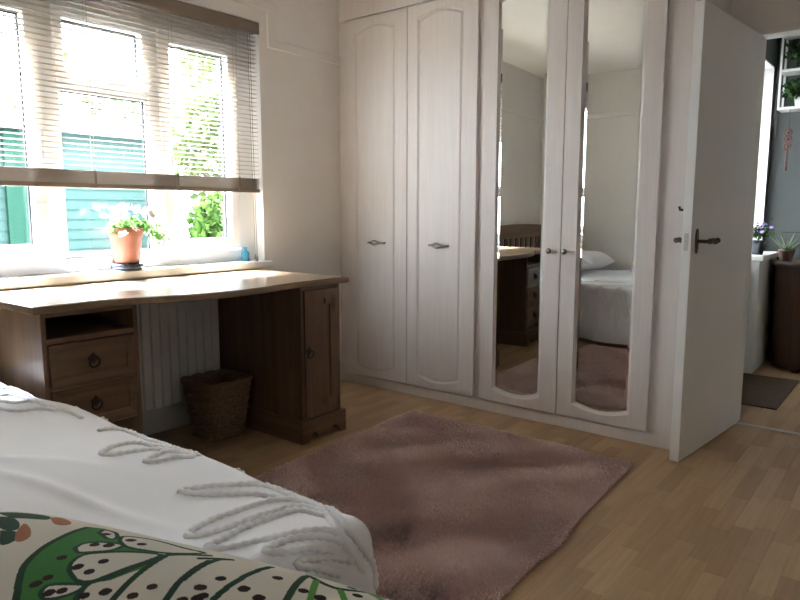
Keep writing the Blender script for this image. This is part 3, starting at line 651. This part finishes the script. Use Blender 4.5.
ROPES = [
 [(-1.006, 0.962), (-1.081, 0.964), (-1.154, 0.952), (-1.201, 0.907), (-1.245, 0.862), (-1.279, 0.817), (-1.27, 0.812), (-1.22, 0.834), (-1.17, 0.877), (-1.131, 0.907), (-1.078, 0.929), (-1.037, 0.952), (-0.992, 0.959)],
 [(-1.003, 0.962), (-1.053, 0.942), (-1.081, 0.909), (-1.092, 0.862), (-1.098, 0.807), (-1.101, 0.752), (-1.092, 0.709), (-1.081, 0.699), (-1.059, 0.709), (-1.042, 0.752), (-1.037, 0.802), (-1.037, 0.854), (-1.028, 0.902), (-1.003, 0.934), (-0.937, 0.932)],
 [(-0.928, 0.922), (-0.995, 0.914), (-1.009, 0.877), (-1.012, 0.824), (-1.009, 0.767), (-1.003, 0.721), (-1.003, 0.691), (-0.989, 0.686), (-0.962, 0.704), (-0.948, 0.739), (-0.931, 0.772), (-0.92, 0.812), (-0.903, 0.849), (-0.881, 0.882), (-0.85, 0.894)],
 [(-0.839, 0.897), (-0.875, 0.852), (-0.895, 0.804), (-0.903, 0.769), (-0.898, 0.741), (-0.892, 0.736), (-0.875, 0.764), (-0.864, 0.812), (-0.839, 0.854), (-0.806, 0.897)],
 [(-0.8, 0.904), (-0.831, 0.849), (-0.845, 0.799), (-0.848, 0.769), (-0.842, 0.774), (-0.823, 0.814), (-0.789, 0.869)],
 [(-1.131, 0.964), (-1.062, 0.964), (-1.012, 0.962), (-0.978, 0.959), (-0.945, 0.957), (-0.87, 0.919), (-0.837, 0.924), (-0.803, 0.942), (-0.764, 1.007), (-0.725, 1.012)],
 [(-1.042, 0.962), (-0.998, 0.959), (-0.923, 0.924), (-0.862, 0.894), (-0.823, 0.899), (-0.764, 0.934)],
 [(-1.802, 0.892), (-1.796, 0.934), (-1.746, 0.957), (-1.635, 0.952), (-1.498, 0.942), (-1.409, 0.942)],
 [(-1.401, 0.937), (-1.51, 0.937), (-1.587, 0.924), (-1.637, 0.904), (-1.637, 0.847), (-1.601, 0.799), (-1.59, 0.797), (-1.573, 0.814), (-1.565, 0.869), (-1.54, 0.912), (-1.476, 0.929)],
 [(-1.401, 0.952), (-1.446, 0.944), (-1.493, 0.924), (-1.493, 0.882), (-1.476, 0.844), (-1.451, 0.872), (-1.44, 0.907), (-1.398, 0.937)],
 [(-2.499, 0.902), (-2.488, 0.939), (-2.416, 0.952), (-2.302, 0.927), (-2.138, 0.912), (-2.01, 0.922)],
 [(-2.347, 0.844), (-2.274, 0.864), (-2.255, 0.909), (-2.132, 0.909), (-2.016, 0.917), (-1.932, 0.914)],
 [(-2.238, 0.804), (-2.163, 0.832), (-2.135, 0.879), (-2.06, 0.902)],
 [(-2.413, 0.872), (-2.408, 0.899), (-2.338, 0.912), (-2.227, 0.904)],
]
P_GREEN = [(-0.0006, 0.0256), (-0.0186, 0.0065), (-0.0427, -0.0165), (-0.0583, -0.0346), (-0.0679, -0.0606), (-0.0775, -0.0887), (-0.0847, -0.1237), (-0.0895, -0.1588), (-0.0703, -0.1678), (-0.0415, -0.1628), (-0.015, -0.1368), (0.0066, -0.1237), (0.0619, -0.1227), (0.0763, -0.1247), (0.0811, -0.0857), (0.0643, -0.0446), (0.0451, -0.0296), (0.0487, -0.0175), (0.0631, 0.0025)]
P_LOBES = [[(0.0006, -0.0436), (-0.0102, -0.0586), (-0.0114, -0.0777), (0.0066, -0.0937), (0.033, -0.1097), (0.0679, -0.1207), (0.0691, -0.0977), (0.0607, -0.0726), (0.0523, -0.0486), (0.0439, -0.0346), (0.027, -0.0306)], [(0.0078, 0.0025), (0.0042, -0.0105), (0.0186, -0.0195), (0.0439, -0.0266), (0.0451, -0.0135), (0.0367, -0.0005), (0.0222, 0.0085)], [(-0.0367, -0.0867), (-0.0379, -0.1027), (-0.0222, -0.1167), (0.0066, -0.1237), (0.009, -0.1037), (-0.0042, -0.0907), (-0.0222, -0.0797)], [(-0.0559, -0.1438), (-0.0631, -0.1608), (-0.0427, -0.1598), (-0.021, -0.1398), (-0.027, -0.1308)], [(-0.009, -0.1328), (-0.021, -0.1508), (-0.009, -0.1618), (0.0198, -0.1688), (0.0679, -0.1628), (0.1015, -0.1618), (0.0751, -0.1318), (0.0391, -0.1217), (0.0138, -0.1207)]]
P_VEINS = [[(-0.0018, 0.0256), (-0.0367, -0.0075), (-0.0595, -0.0336), (-0.0739, -0.0696), (-0.0799, -0.1027), (-0.0883, -0.1538)], [(0.0763, -0.1258), (0.0943, -0.1418), (0.1136, -0.1568)], [(0.0763, -0.1247), (0.0811, -0.0857), (0.0859, -0.0546), (0.0931, -0.0245), (0.0967, -0.0135)], [(0.0763, -0.1247), (0.0691, -0.0807), (0.0595, -0.0496), (0.0463, -0.0316), (0.0511, -0.0125), (0.0595, 0.0015)], [(0.128, -0.1388), (0.1316, -0.1067), (0.1376, -0.0736), (0.146, -0.0476), (0.1496, -0.0366)], [(0.1136, -0.1388), (0.128, -0.1528), (0.1412, -0.1628)], [(0.14, -0.1618), (0.1316, -0.1488), (0.1328, -0.1157), (0.1376, -0.0807)], [(0.1857, -0.1809), (0.1881, -0.1388), (0.1893, -0.1007), (0.1917, -0.0666)], [(0.2301, -0.1859), (0.2433, -0.1448), (0.2554, -0.1097)], [(0.2277, -0.1949), (0.2566, -0.1809), (0.2782, -0.1829), (0.2974, -0.2119), (0.3142, -0.2149)]]
P_SHOOTS = [[(0.247, -0.1819), (0.2734, -0.1288)], [(0.2806, -0.1789), (0.2998, -0.1568)], [(0.2974, -0.2119), (0.3227, -0.2009)]]
P_DOTS = [(0.0054, -0.0526), (0.027, -0.0496), (0.0234, -0.0746), (-0.0114, -0.0085), (-0.009, -0.0225), (-0.0306, -0.0616), (0.0174, -0.0015), (0.0282, -0.0095), (-0.0234, -0.1057), (-0.0066, -0.1127), (-0.0439, -0.1448), (0.0222, -0.1388), (-0.0006, -0.1438), (0.1172, -0.0536), (0.11, -0.0316), (0.0763, -0.0256), (0.0595, -0.0115), (0.164, -0.0767), (0.1761, -0.0586), (0.164, -0.0486), (0.1712, -0.1047), (0.2061, -0.1007), (0.1664, -0.0777), (0.1785, -0.0656), (0.2301, -0.0947), (0.2169, -0.1488), (0.2566, -0.1408), (0.2782, -0.1408), (0.2782, -0.2069), (0.2998, -0.1839)]
P_DARK = [[(-0.2962, -0.1769), (-0.265, -0.1809), (-0.2265, -0.1819), (-0.1869, -0.1769), (-0.164, -0.1538), (-0.1941, -0.1438), (-0.2229, -0.1408), (-0.2746, -0.1608)], [(-0.2494, -0.1428), (-0.2181, -0.1408), (-0.1773, -0.1197), (-0.158, -0.0987), (-0.1881, -0.0977)], [(-0.1797, -0.0917), (-0.1532, -0.0947), (-0.1268, -0.0726), (-0.1352, -0.0586)]]
P_BROWN = [[(-0.1496, -0.0917), (-0.1724, -0.1227), (-0.1484, -0.1127), (-0.122, -0.0927), (-0.1148, -0.0767), (-0.1256, -0.0726)], [(-0.1773, -0.1688), (-0.1724, -0.1829), (-0.1328, -0.1668), (-0.116, -0.1478), (-0.1328, -0.1398)]]

bd = thing('bed', 'bed with a pine headboard under the white tufted spread', 'bed', (-1.95, .3, 0))
MB().box((-2.93, -.35, .04), (-.885, .868, .455)).build('divan', M['rubber'], bd, bevel=.03)
for px in (-2.8, -1.0):
    for py in (-.28, .85): MB().lathe([(.022, 0), (.026, .05)], (px, py, 0), 12).build('leg', M['pine_z'], bd)
MB().box((-3.008, -.36, .10), (-2.955, -.30, .93)).build('headboard_post', M['pine_z'], bd, bevel=.006)
MB().box((-3.008, .912, .10), (-2.955, .972, .93)).build('headboard_post', M['pine_z'], bd, bevel=.006)
hb = [(-.37, .84)] + [(-.37 + 1.352 * i / 16, .955 + .022 * math.sin(PI * i / 16)) for i in range(17)] + [(.982, .84)]
MB().prism(hb, YZ, -3.003, -2.96).build('headboard_rail', M['pine_y'], bd, bevel=.006)
MB().box((-2.995, -.30, .42), (-2.968, .912, .50)).build('headboard_rail', M['pine_y'], bd, bevel=.004)
for i in range(9): y = -.24 + i * .127; MB().box((-2.992, y, .50), (-2.972, y + .07, .84)).build('headboard_slat', M['pine_z'], bd, bevel=.003)

bs = thing('bedspread', 'white cotton bedspread with tufted leaf loops covering the bed', 'bedspread', (-1.9, .3, 0))
LS = .525
S = np.concatenate([np.linspace(-2.93, BX0, 210), BX0 + np.linspace(0, LS, 62)[1:]]); T = np.concatenate([np.linspace(-.355, BY0, 130), BY0 + np.linspace(0, LS, 62)[1:]])
SS, TT = np.meshgrid(S, T, indexing='ij'); a_ = np.maximum(0, SS - BX0); b_ = np.maximum(0, TT - BY0); d_ = np.hypot(a_, b_); kk = np.where((a_ > 0) & (b_ > 0), np.maximum(a_, b_) / np.maximum(d_, 1e-9), 1)
SS = np.where(a_ > 0, BX0 + a_ * kk, SS); TT = np.where(b_ > 0, BY0 + b_ * kk, TT)
x_, y_, z_ = bed_pt(SS, TT); V = np.stack([x_, y_, z_], -1).reshape(-1, 3); nS, nT = len(S), len(T)
I = np.arange(nS * nT).reshape(nS, nT); F = np.stack([I[:-1, :-1], I[1:, :-1], I[1:, 1:], I[:-1, 1:]], -1).reshape(-1, 4)
sheet = np_mesh('sheet', V, F, M['spread'], bs, smooth=True)
def bed_n(s, t):
    e = .002; A = np.array(bed_pt(s + e, t)) - np.array(bed_pt(s - e, t)); B = np.array(bed_pt(s, t + e)) - np.array(bed_pt(s, t - e)); n = np.cross(A, B); return n / max(np.linalg.norm(n), 1e-9)
def rope(st, r_=.0066, seed=0):
    sp = spline([(s, t, 0) for s, t in st], 6); P = []; rr = random.Random(seed)
    # even steps
    out = [sp[0]]
    for p in sp[1:]:
        while (p - out[-1]).length > .006: out.append(out[-1] + (p - out[-1]).normalized() * .006)
    for p in out: q = np.array(bed_pt(p.x, p.y)); n = bed_n(p.x, p.y); P.append(q + n * (r_ * .15))
    if len(P) < 3: return
    R_ = [r_ * (1 + .22 * math.sin(i * 1.9 + seed) + rr.uniform(-.12, .12)) for i in range(len(P))]; R_[0] *= .6; R_[-1] *= .6
    MB().tube(P, R_, 8).build('tufted_loop', M['chenille'], bs)
for i, st in enumerate(ROPES): rope(st, .0078, i)
q = 0
for k in range(11):                                     # feathered loops down the long side and the foot
    s = -2.78 + k * .165
    for j, (dx, l0, l1) in enumerate(((-.07, .06, .30), (.0, .05, .42), (.075, .07, .34))):
        t0, t1 = BY0 + l0, BY0 + l1; w = .014; rope([(s + dx * .25, t0), (s + dx * .8 - w, (t0 + t1) / 2), (s + dx * 1.4, t1), (s + dx * .8 + w, (t0 + t1) / 2), (s + dx * .4 + .012, t0)], .0062, 40 + q); q += 1
for k in range(6):
    t = .75 - k * .19
    for j, (dy, l0, l1) in enumerate(((-.06, .10, .34), (.03, .08, .44))):
        s0, s1 = BX0 + l0, BX0 + l1; w = .014; rope([(s0, t + dy * .3), ((s0 + s1) / 2, t + dy - w), (s1, t + dy * 1.5), ((s0 + s1) / 2, t + dy + w), (s0, t + dy * .4 + .012)], .0062, 90 + q); q += 1
for k in range(4):                                      # hem
    pass
def pillow(name, label, c, hx, hy, hz, rz, mat, n=36):
    V = []; u = np.linspace(-1, 1, n); U, W_ = np.meshgrid(u, u, indexing='ij')
    H = ((1 - np.abs(U) ** 3) * (1 - np.abs(W_) ** 3)) ** .6; X = U * (1 - .06 * (1 - W_ ** 2)) * hx; Y = W_ * (1 - .06 * (1 - U ** 2)) * hy
    wr_ = .006 * np.sin(U * 7 + W_ * 4) * H; c_, s_ = math.cos(rz), math.sin(rz)
    top = np.stack([c[0] + X * c_ - Y * s_, c[1] + X * s_ + Y * c_, c[2] + H * hz + wr_], -1).reshape(-1, 3); bot = np.stack([c[0] + X * c_ - Y * s_, c[1] + X * s_ + Y * c_, c[2] - H * hz * .6], -1).reshape(-1, 3)
    I = np.arange(n * n).reshape(n, n); F = np.stack([I[:-1, :-1], I[1:, :-1], I[1:, 1:], I[:-1, 1:]], -1).reshape(-1, 4)
    o = np_mesh(name, np.concatenate([top, bot]), np.concatenate([F, F[:, ::-1] + n * n]), mat, smooth=True, org=(c[0], c[1], c[2] - hz * .6)); tag(o, label, 'pillow', 'bed pillows'); return o
pillow('pillow', 'white bed pillow at the headboard, nearest the desk', (-2.68, .58, .590), .20, .31, .11, 0, M['spread'])
pillow('pillow', 'white bed pillow at the headboard, against the rear wall', (-2.68, -.03, .590), .20, .30, .11, 0, M['spread'])

# ================================================================== FOOTSTOOL AND PRINTED CUSHION
ft = thing('footstool', 'grey upholstered footstool at the foot of the bed', 'stool', (-.48, .0, 0))
MB().box((-.77, -.38, .12), (-.20, .40, .515)).build('seat', M['rubber'], ft, bevel=.025)
for px in (-.72, -.25):
    for py in (-.33, .35): MB().lathe([(.016, 0), (.024, .125)], (px, py, 0), 12).build('leg', M['pine_z'], ft)
cu = thing('printed_cushion', 'cream cushion printed with green leaves and brown dots', 'cushion', tuple(CC - np.array([0, 0, .115])))
def inside(px, py, poly):
    r_ = np.zeros(px.shape, bool); n = len(poly); j = n - 1
    for i in range(n):
        xi, yi = poly[i]; xj, yj = poly[j]
        c = ((yi > py) != (yj > py)) & (px < (xj - xi) * (py - yi) / (yj - yi + 1e-12) + xi); r_ ^= c; j = i
    return r_
def dist(px, py, line):
    d = np.full(px.shape, 9.)
    for (ax, ay), (bx, by) in zip(line[:-1], line[1:]):
        t = np.clip(((px - ax) * (bx - ax) + (py - ay) * (by - ay)) / ((bx - ax) ** 2 + (by - ay) ** 2 + 1e-12), 0, 1); d = np.minimum(d, np.hypot(px - ax - t * (bx - ax), py - ay - t * (by - ay)))
    return d
sm2 = lambda pts: [(p.x, p.y) for p in spline([(a, b, 0) for a, b in pts], 4)]
def print_colour(P, Q):
    col = np.empty(P.shape + (4,)); CRM, GRN, DKG, DOT, BRN, LGT = [np.array(c + (1,)) for c in ((.64, .61, .54), (.045, .19, .045), (.018, .055, .032), (.030, .016, .014), (.30, .125, .06), (.10, .30, .06))]
    col[:] = CRM
    for (sx, sy, ox, oy) in ((1, 1, 0, 0), (-1, -1, .06, .10)):
        p, q = (P - ox) * sx, (Q - oy) * sy
        if sx < 0: q = q + .0
        m = inside(p, q, P_GREEN); col[m] = GRN
        for L in P_LOBES:
            L2 = sm2(L + [L[0]]); m = inside(p, q, L2); col[m] = CRM; col[dist(p, q, L2) < .0028] = DKG
        for K in P_VEINS: col[dist(p, q, sm2(K)) < .0042] = DKG
        for K in P_SHOOTS: col[dist(p, q, sm2(K)) < .004] = LGT
        for L in P_DARK: col[inside(p, q, sm2(L + [L[0]]))] = DKG
        for L in P_BROWN: col[inside(p, q, sm2(L + [L[0]]))] = BRN
        for i, (a, b) in enumerate(P_DOTS): col[np.hypot(p - a, q - b) < (.0062 if i % 3 else .0072)] = DOT
    return col
nP, nQ = 700, 420
pp_, qq_ = np.meshgrid(np.linspace(-HW, HW, nP), np.linspace(-HD, HD, nQ), indexing='ij'); V = pil_pt(pp_, qq_).reshape(-1, 3); colr = print_colour(pp_, qq_).reshape(-1, 4)
I = np.arange(nP * nQ).reshape(nP, nQ); F = np.stack([I[:-1, :-1], I[:-1, 1:], I[1:, 1:], I[1:, :-1]], -1).reshape(-1, 4)
np_mesh('printed_face', V, F, M['print'], cu, smooth=True, col=colr)
p2, q2 = np.meshgrid(np.linspace(-HW, HW, 60), np.linspace(-HD, HD, 40), indexing='ij'); V = pil_pt(p2, q2, -1).reshape(-1, 3); I = np.arange(2400).reshape(60, 40); F = np.stack([I[:-1, :-1], I[1:, :-1], I[1:, 1:], I[:-1, 1:]], -1).reshape(-1, 4)
np_mesh('back_face', V, F, M['spread'], cu, smooth=True)

# ================================================================== THE HALL
cb = thing('hall_cabinet', 'dark brown bow-cornered cabinet against the hall wall', 'cabinet', (-.4, 5.5, 0))
def cab_outline(g):
    pts = [(.18 + g, 5.70), (.18 + g, 5.275 - g), (-.70, 5.275 - g)]
    for i in range(1, 11): a = PI / 2 * i / 10; pts.append((-.70 - (.165 + g) * math.sin(a), 5.44 - (.165 + g) * math.cos(a)))
    return pts + [(-.865 - g, 5.70)]
MB().prism(cab_outline(0), UVD, .055, .742).build('body', M['cherry'], cb)
MB().prism(cab_outline(.018), UVD, .742, .772).build('top', M['cherry'], cb, bevel=.010)
MB().prism(cab_outline(-.02), UVD, .02, .055).build('plinth', M['cherry'], cb)
for (a, b) in ((-.70, -.275), (-.270, .155)):
    d = MB().ring(rect(a, b, .075, .725), rect(a + .06, b - .06, .135, .665), XZ, 5.276, 5.258).build('cabinet_door', M['cherry'], cb, bevel=.003)
    MB().box((a + .06, 5.268, .135), (b - .06, 5.276, .665)).build('panel', M['cherry'], d)
for q in (-.30, -.245): MB().lathe([(.006, 0), (.006, .012), (.014, .02), (.010, .028), (.001, .03)], (q, 5.259, .45), 12, Matrix.Rotation(PI / 2, 4, 'X')).build('knob', M['bronze'], cb)
for (a, b) in ((-.68, 5.33), (.1, 5.33), (-.8, 5.62), (.1, 5.62)): MB().lathe([(.022, 0), (.032, .012), (.022, .024)], (a, b, 0), 14).build('bun_foot', M['cherry'], cb)
# wire rack
wrk = thing('wire_rack', 'black wire rack standing behind the aloe on the hall cabinet', 'rack', (-.5, 5.6, .772))
MB().tube([(-.86, 5.60, .774), (-.86, 5.60, .975), (-.10, 5.60, .975), (-.10, 5.60, .774)], .004, 6).build('frame', M['black'], wrk)
g = MB()
for i in range(1, 25): g.tube([(-.86 + i * .0304, 5.60, .776), (-.86 + i * .0304, 5.60, .975)], .0013, 4)
for i in range(1, 7): g.tube([(-.86, 5.602, .776 + i * .029), (-.10, 5.602, .776 + i * .029)], .0013, 4)
g.build('mesh_wires', M['black'], wrk, kind='stuff')
# aloe
al = thing('potted_aloe', 'spiky pale green aloe in a clay pot on the hall cabinet', 'potted plant', (-.80, 5.42, .7725))
AC = Vector((-.80, 5.42, .7725))
MB().lathe([(.036, 0), (.052, .07), (.054, .072), (.054, .084), (.046, .084), (.044, .066), (.001, .065)], AC, 18, cap=False).build('pot', paint('brown_clay', (.16, .10, .075), .8, .2, 20, .1), al)
LM = leafmat('aloe_leaf', (.10, .15, .08), (.19, .24, .15), .15)
for (dx, dy, L) in ((.10, -.01, .24), (-.075, -.02, .16), (.02, .03, .15), (-.03, .02, .13), (.05, -.04, .13), (-.06, .03, .12), (.01, -.05, .11)):
    d = Vector((dx, dy, .10)).normalized(); P = [AC + Vector((0, 0, .06)) + d * (L * t) + Vector((dx, dy, 0)) * (.35 * t * t) for t in (0, .25, .5, .75, 1)]
    MB().tube(P, [.009, .009, .007, .004, .0006], 6).build('leaf', LM, al)
# flowers on the ledge
vp = thing('potted_violet', 'purple flowering plant in a dark pot on the hall window ledge', 'potted plant', (-.945, 5.20, .8248))
VC = Vector((-.945, 5.20, .8248))
MB().lathe([(.034, 0), (.046, .085), (.050, .087), (.050, .10), (.043, .10), (.041, .08), (.001, .079)], VC, 18, cap=False).build('pot', M['slate'], vp)
c = np.stack([VC.x + RNG.normal(0, .035, 300), VC.y + RNG.normal(0, .035, 300), VC.z + .12 + np.abs(RNG.normal(0, .035, 300))], 1); V, F = leaf_cloud(c, RNG.uniform(.015, .03, 300), .5); np_mesh('foliage', V, F, M['darkleaf'], vp, kind='stuff')
pf = None
for k in range(16):
    if pf is None:
        f2 = MB()
        for q in range(5):
            a = 2 * PI * q / 5; d = Vector((math.cos(a), math.sin(a), 0)); e = Vector((-d.y, d.x, 0)); f2.add([(0, 0, 0), d * .008 + e * .006, d * .014 + Vector((0, 0, .003)), d * .008 - e * .006], [(0, 1, 2, 3)])
        o = pf = f2.build('flower', M['purple'], None, recalc=False)
    else: o = dup(pf)
    o.parent = vp; o.location = (random.gauss(.008, .035), random.gauss(-.01, .035), .175 + random.uniform(-.03, .04)); o.rotation_euler = (random.uniform(.3, 1.4), 0, random.uniform(-.8, .8))
# wall shelf with plants
sh = thing('wall_shelf', 'white two-tier hanging shelf high on the hall wall', 'shelf', (-.6, 5.62, 1.85))
for z in (1.845, 2.105, 2.36): MB().box((-.945, 5.53, z), (-.25, 5.715, z + .018)).build('shelf_board', M['gloss'], sh, bevel=.002)
for x in (-.945, -.262): MB().box((x, 5.53, 1.863), (x + .012, 5.548, 2.36)).build('upright', M['gloss'], sh); MB().box((x, 5.697, 1.863), (x + .012, 5.715, 2.36)).build('upright', M['gloss'], sh)
for (x, z, lab) in ((-.80, 1.8635, 'leafy dark green plant on the lower hall shelf'), (-.78, 2.1235, 'leafy dark green plant on the upper hall shelf')):
    t = thing('shelf_plant', lab, 'potted plant', (x, 5.62, z), 'plants on the hall shelf')
    MB().lathe([(.045, 0), (.058, .08), (.052, .08), (.05, .07), (.001, .069)], (x, 5.62, z), 16, cap=False).build('pot', M['gloss'], t)
    c = np.stack([x + RNG.normal(0, .06, 260).clip(-.13, .2), 5.60 + RNG.normal(0, .03, 260), z + .075 + np.abs(RNG.normal(0, .055, 260)).clip(0, .11)], 1); V, F = leaf_cloud(c, RNG.uniform(.03, .06, 260), .2); V[:, 2] = V[:, 2].clip(z + .004, z + .23); V[:, 1] = V[:, 1].clip(5.5, 5.71); np_mesh('foliage', V, F, M['darkleaf'], t, kind='stuff')
ch = thing('hanging_charm', 'red knotted charm with a tassel hanging below the hall shelf', 'ornament', (-.862, 5.535, 1.40))
MB().tube([(-.862, 5.535, 1.848), (-.862, 5.535, 1.71)], .0022, 5).build('string', M['darkcord'], ch)
for k, z in enumerate((1.685, 1.635, 1.585)):
    pts = [(-.862 + .022 * math.cos(a), 5.535, z + .022 * math.sin(a)) for a in [2 * PI * i / 14 for i in range(14)]]
    kn = MB().tube(pts, .007, 6, closed=True).build('knot_ring', M['red'], ch)
    MB().lathe([(.001, -.012), (.012, -.006), (.012, .006), (.001, .012)], (-.862, 5.535, z), 10, cap=False).build('bead', M['red'], kn)
MB().lathe([(.004, .145), (.008, .13), (.006, .12), (.011, .0)], (-.862, 5.535, 1.415), 10).build('tassel', M['red'], ch)
cc_ = MB().tube([(-.958, 5.60, 2.15), (-.962, 5.58, 1.95), (-.957, 5.57, 1.80), (-.948, 5.565, 1.66)], .004, 6).build('hanging_cable', M['darkcord'], None, org=(-.955, 5.58, 1.66)); tag(cc_, 'dark cable hanging beside the hall shelf', 'cable')
mt = MB().box((-.96, 4.22, 0.0005), (-.61, 5.04, .010)).build('floor_mat', M['matting'], None, bevel=.003, org=(-.78, 4.63, 0)); tag(mt, 'dark brown mat on the hall floor', 'mat')

# ================================================================== OUTDOORS
gr = MB().box((-30, -20, -.5), (WX - .26, 25, -.35)).build('ground', M['grass'], None); gr['kind'] = 'structure'; gr['label'] = 'grey paving outside the window'
sd = thing('garden_shed', 'green timber shed with overlapping planks outside the window', 'shed', (-6.3, 1.9, -.35))
SX = -5.55
MB().box((SX - 1.6, .1, -.35), (SX - .02, 3.46, 1.74)).build('shed_wall', M['shed'], sd)
pk = None; k = 0; z = -.33
while z < 1.72:
    if pk is None: o = pk = MB().add([(0, -1.68, 0), (0, 1.68, 0), (.020, 1.68, .0), (.020, -1.68, 0), (-.006, -1.68, .084), (-.006, 1.68, .084), (.006, 1.68, .084), (.006, -1.68, .084)], [(0, 1, 2, 3), (4, 7, 6, 5), (0, 4, 5, 1), (3, 2, 6, 7), (0, 3, 7, 4), (1, 5, 6, 2)]).build('plank', M['shed'], None)
    else: o = dup(pk)
    o.parent = sd; o.location = (SX + 6.3 - .016, 1.78 - 1.9, z + .35); z += .0815
for (a, b) in ((2.15, 2.31), (3.40, 3.48), (1.30, 1.38)): MB().box((SX - .01, a, -.35), (SX + .03, b, 1.73)).build('trim_board', M['shedtrim'], sd, bevel=.004)
MB().prism([(SX + .14, 1.735), (SX + .14, 1.775), (SX - .9, 2.02), (SX - 1.8, 1.80), (SX - 1.8, 1.76), (SX - .9, 1.97)], lambda u, v, d: (u, d, v), -.05, 3.60).build('roof', M['felt'], sd)
def foliage_thing(name, label, cat, base, boxes, n, size, mat, trunk=None, group=None):
    t = thing(name, label, cat, base, group); cs = []
    for (c, r_) in boxes:
        m = int(n / len(boxes)); d = RNG.normal(size=(m, 3)); d /= np.linalg.norm(d, axis=1)[:, None]; cs.append(np.array(c) + d * np.array(r_) * (RNG.uniform(.55, 1.05, m) ** .5)[:, None])
    c = np.concatenate(cs); c = c[(c[:, 2] > -.3) & ~((c[:, 0] < -5.25) & (c[:, 1] < 3.72))]; V, F = leaf_cloud(c, RNG.uniform(size * .6, size * 1.3, len(c)), .1); np_mesh('foliage', V, F, mat, t, kind='stuff')
    for p, r_ in (trunk or []): MB().tube(p, r_, 8).build('branch', M['bark'], t)
    return t
foliage_thing('garden_hedge', 'bright green leafy hedge seen through the right window pane', 'hedge', (-5.4, 5.2, -.35), [((-4.95, 3.72, .35), (.30, .42, .95)), ((-5.3, 4.45, .35), (.4, .7, .95)), ((-5.3, 5.0, .6), (.6, .9, 1.1)), ((-5.4, 6.2, .5), (.6, 1.0, 1.2))], 20000, .085, M['hedge'], [([(-5.4, 4.4, -.35), (-5.4, 4.4, .5)], [.05, .03]), ([(-5.4, 5.6, -.35), (-5.4, 5.6, .6)], [.05, .03])])
foliage_thing('garden_tree', 'pale green tree rising behind the hedge', 'tree', (-8.5, 7.5, -.35), [((-8.5, 7.4, 2.9), (1.3, 1.6, 1.2)), ((-8.3, 6.6, 2.0), (1.0, 1.0, .9))], 5200, .14, M['tree'], [([(-8.5, 7.5, -.35), (-8.5, 7.4, 2.2)], [.12, .08]), ([(-8.5, 7.4, 1.8), (-8.2, 6.8, 3)], [.06, .02]), ([(-8.5, 7.4, 1.8), (-8.6, 8.1, 3.2)], [.06, .02])], 'garden trees')
foliage_thing('garden_tree', 'thin pale tree standing behind the shed', 'tree', (-9.5, 4.6, -.35), [((-9.5, 4.4, 2.5), (1.0, 1.5, .9)), ((-9.2, 3.2, 2.2), (.8, 1.0, .6))], 1500, .12, M['tree'], [([(-9.5, 4.6, -.35), (-9.5, 4.4, 1.9)], [.09, .06]), ([(-9.5, 4.4, 1.5), (-9.3, 3.4, 2.5)], [.05, .015]), ([(-9.5, 4.4, 1.5), (-9.6, 5.2, 2.9)], [.05, .015])], 'garden trees')
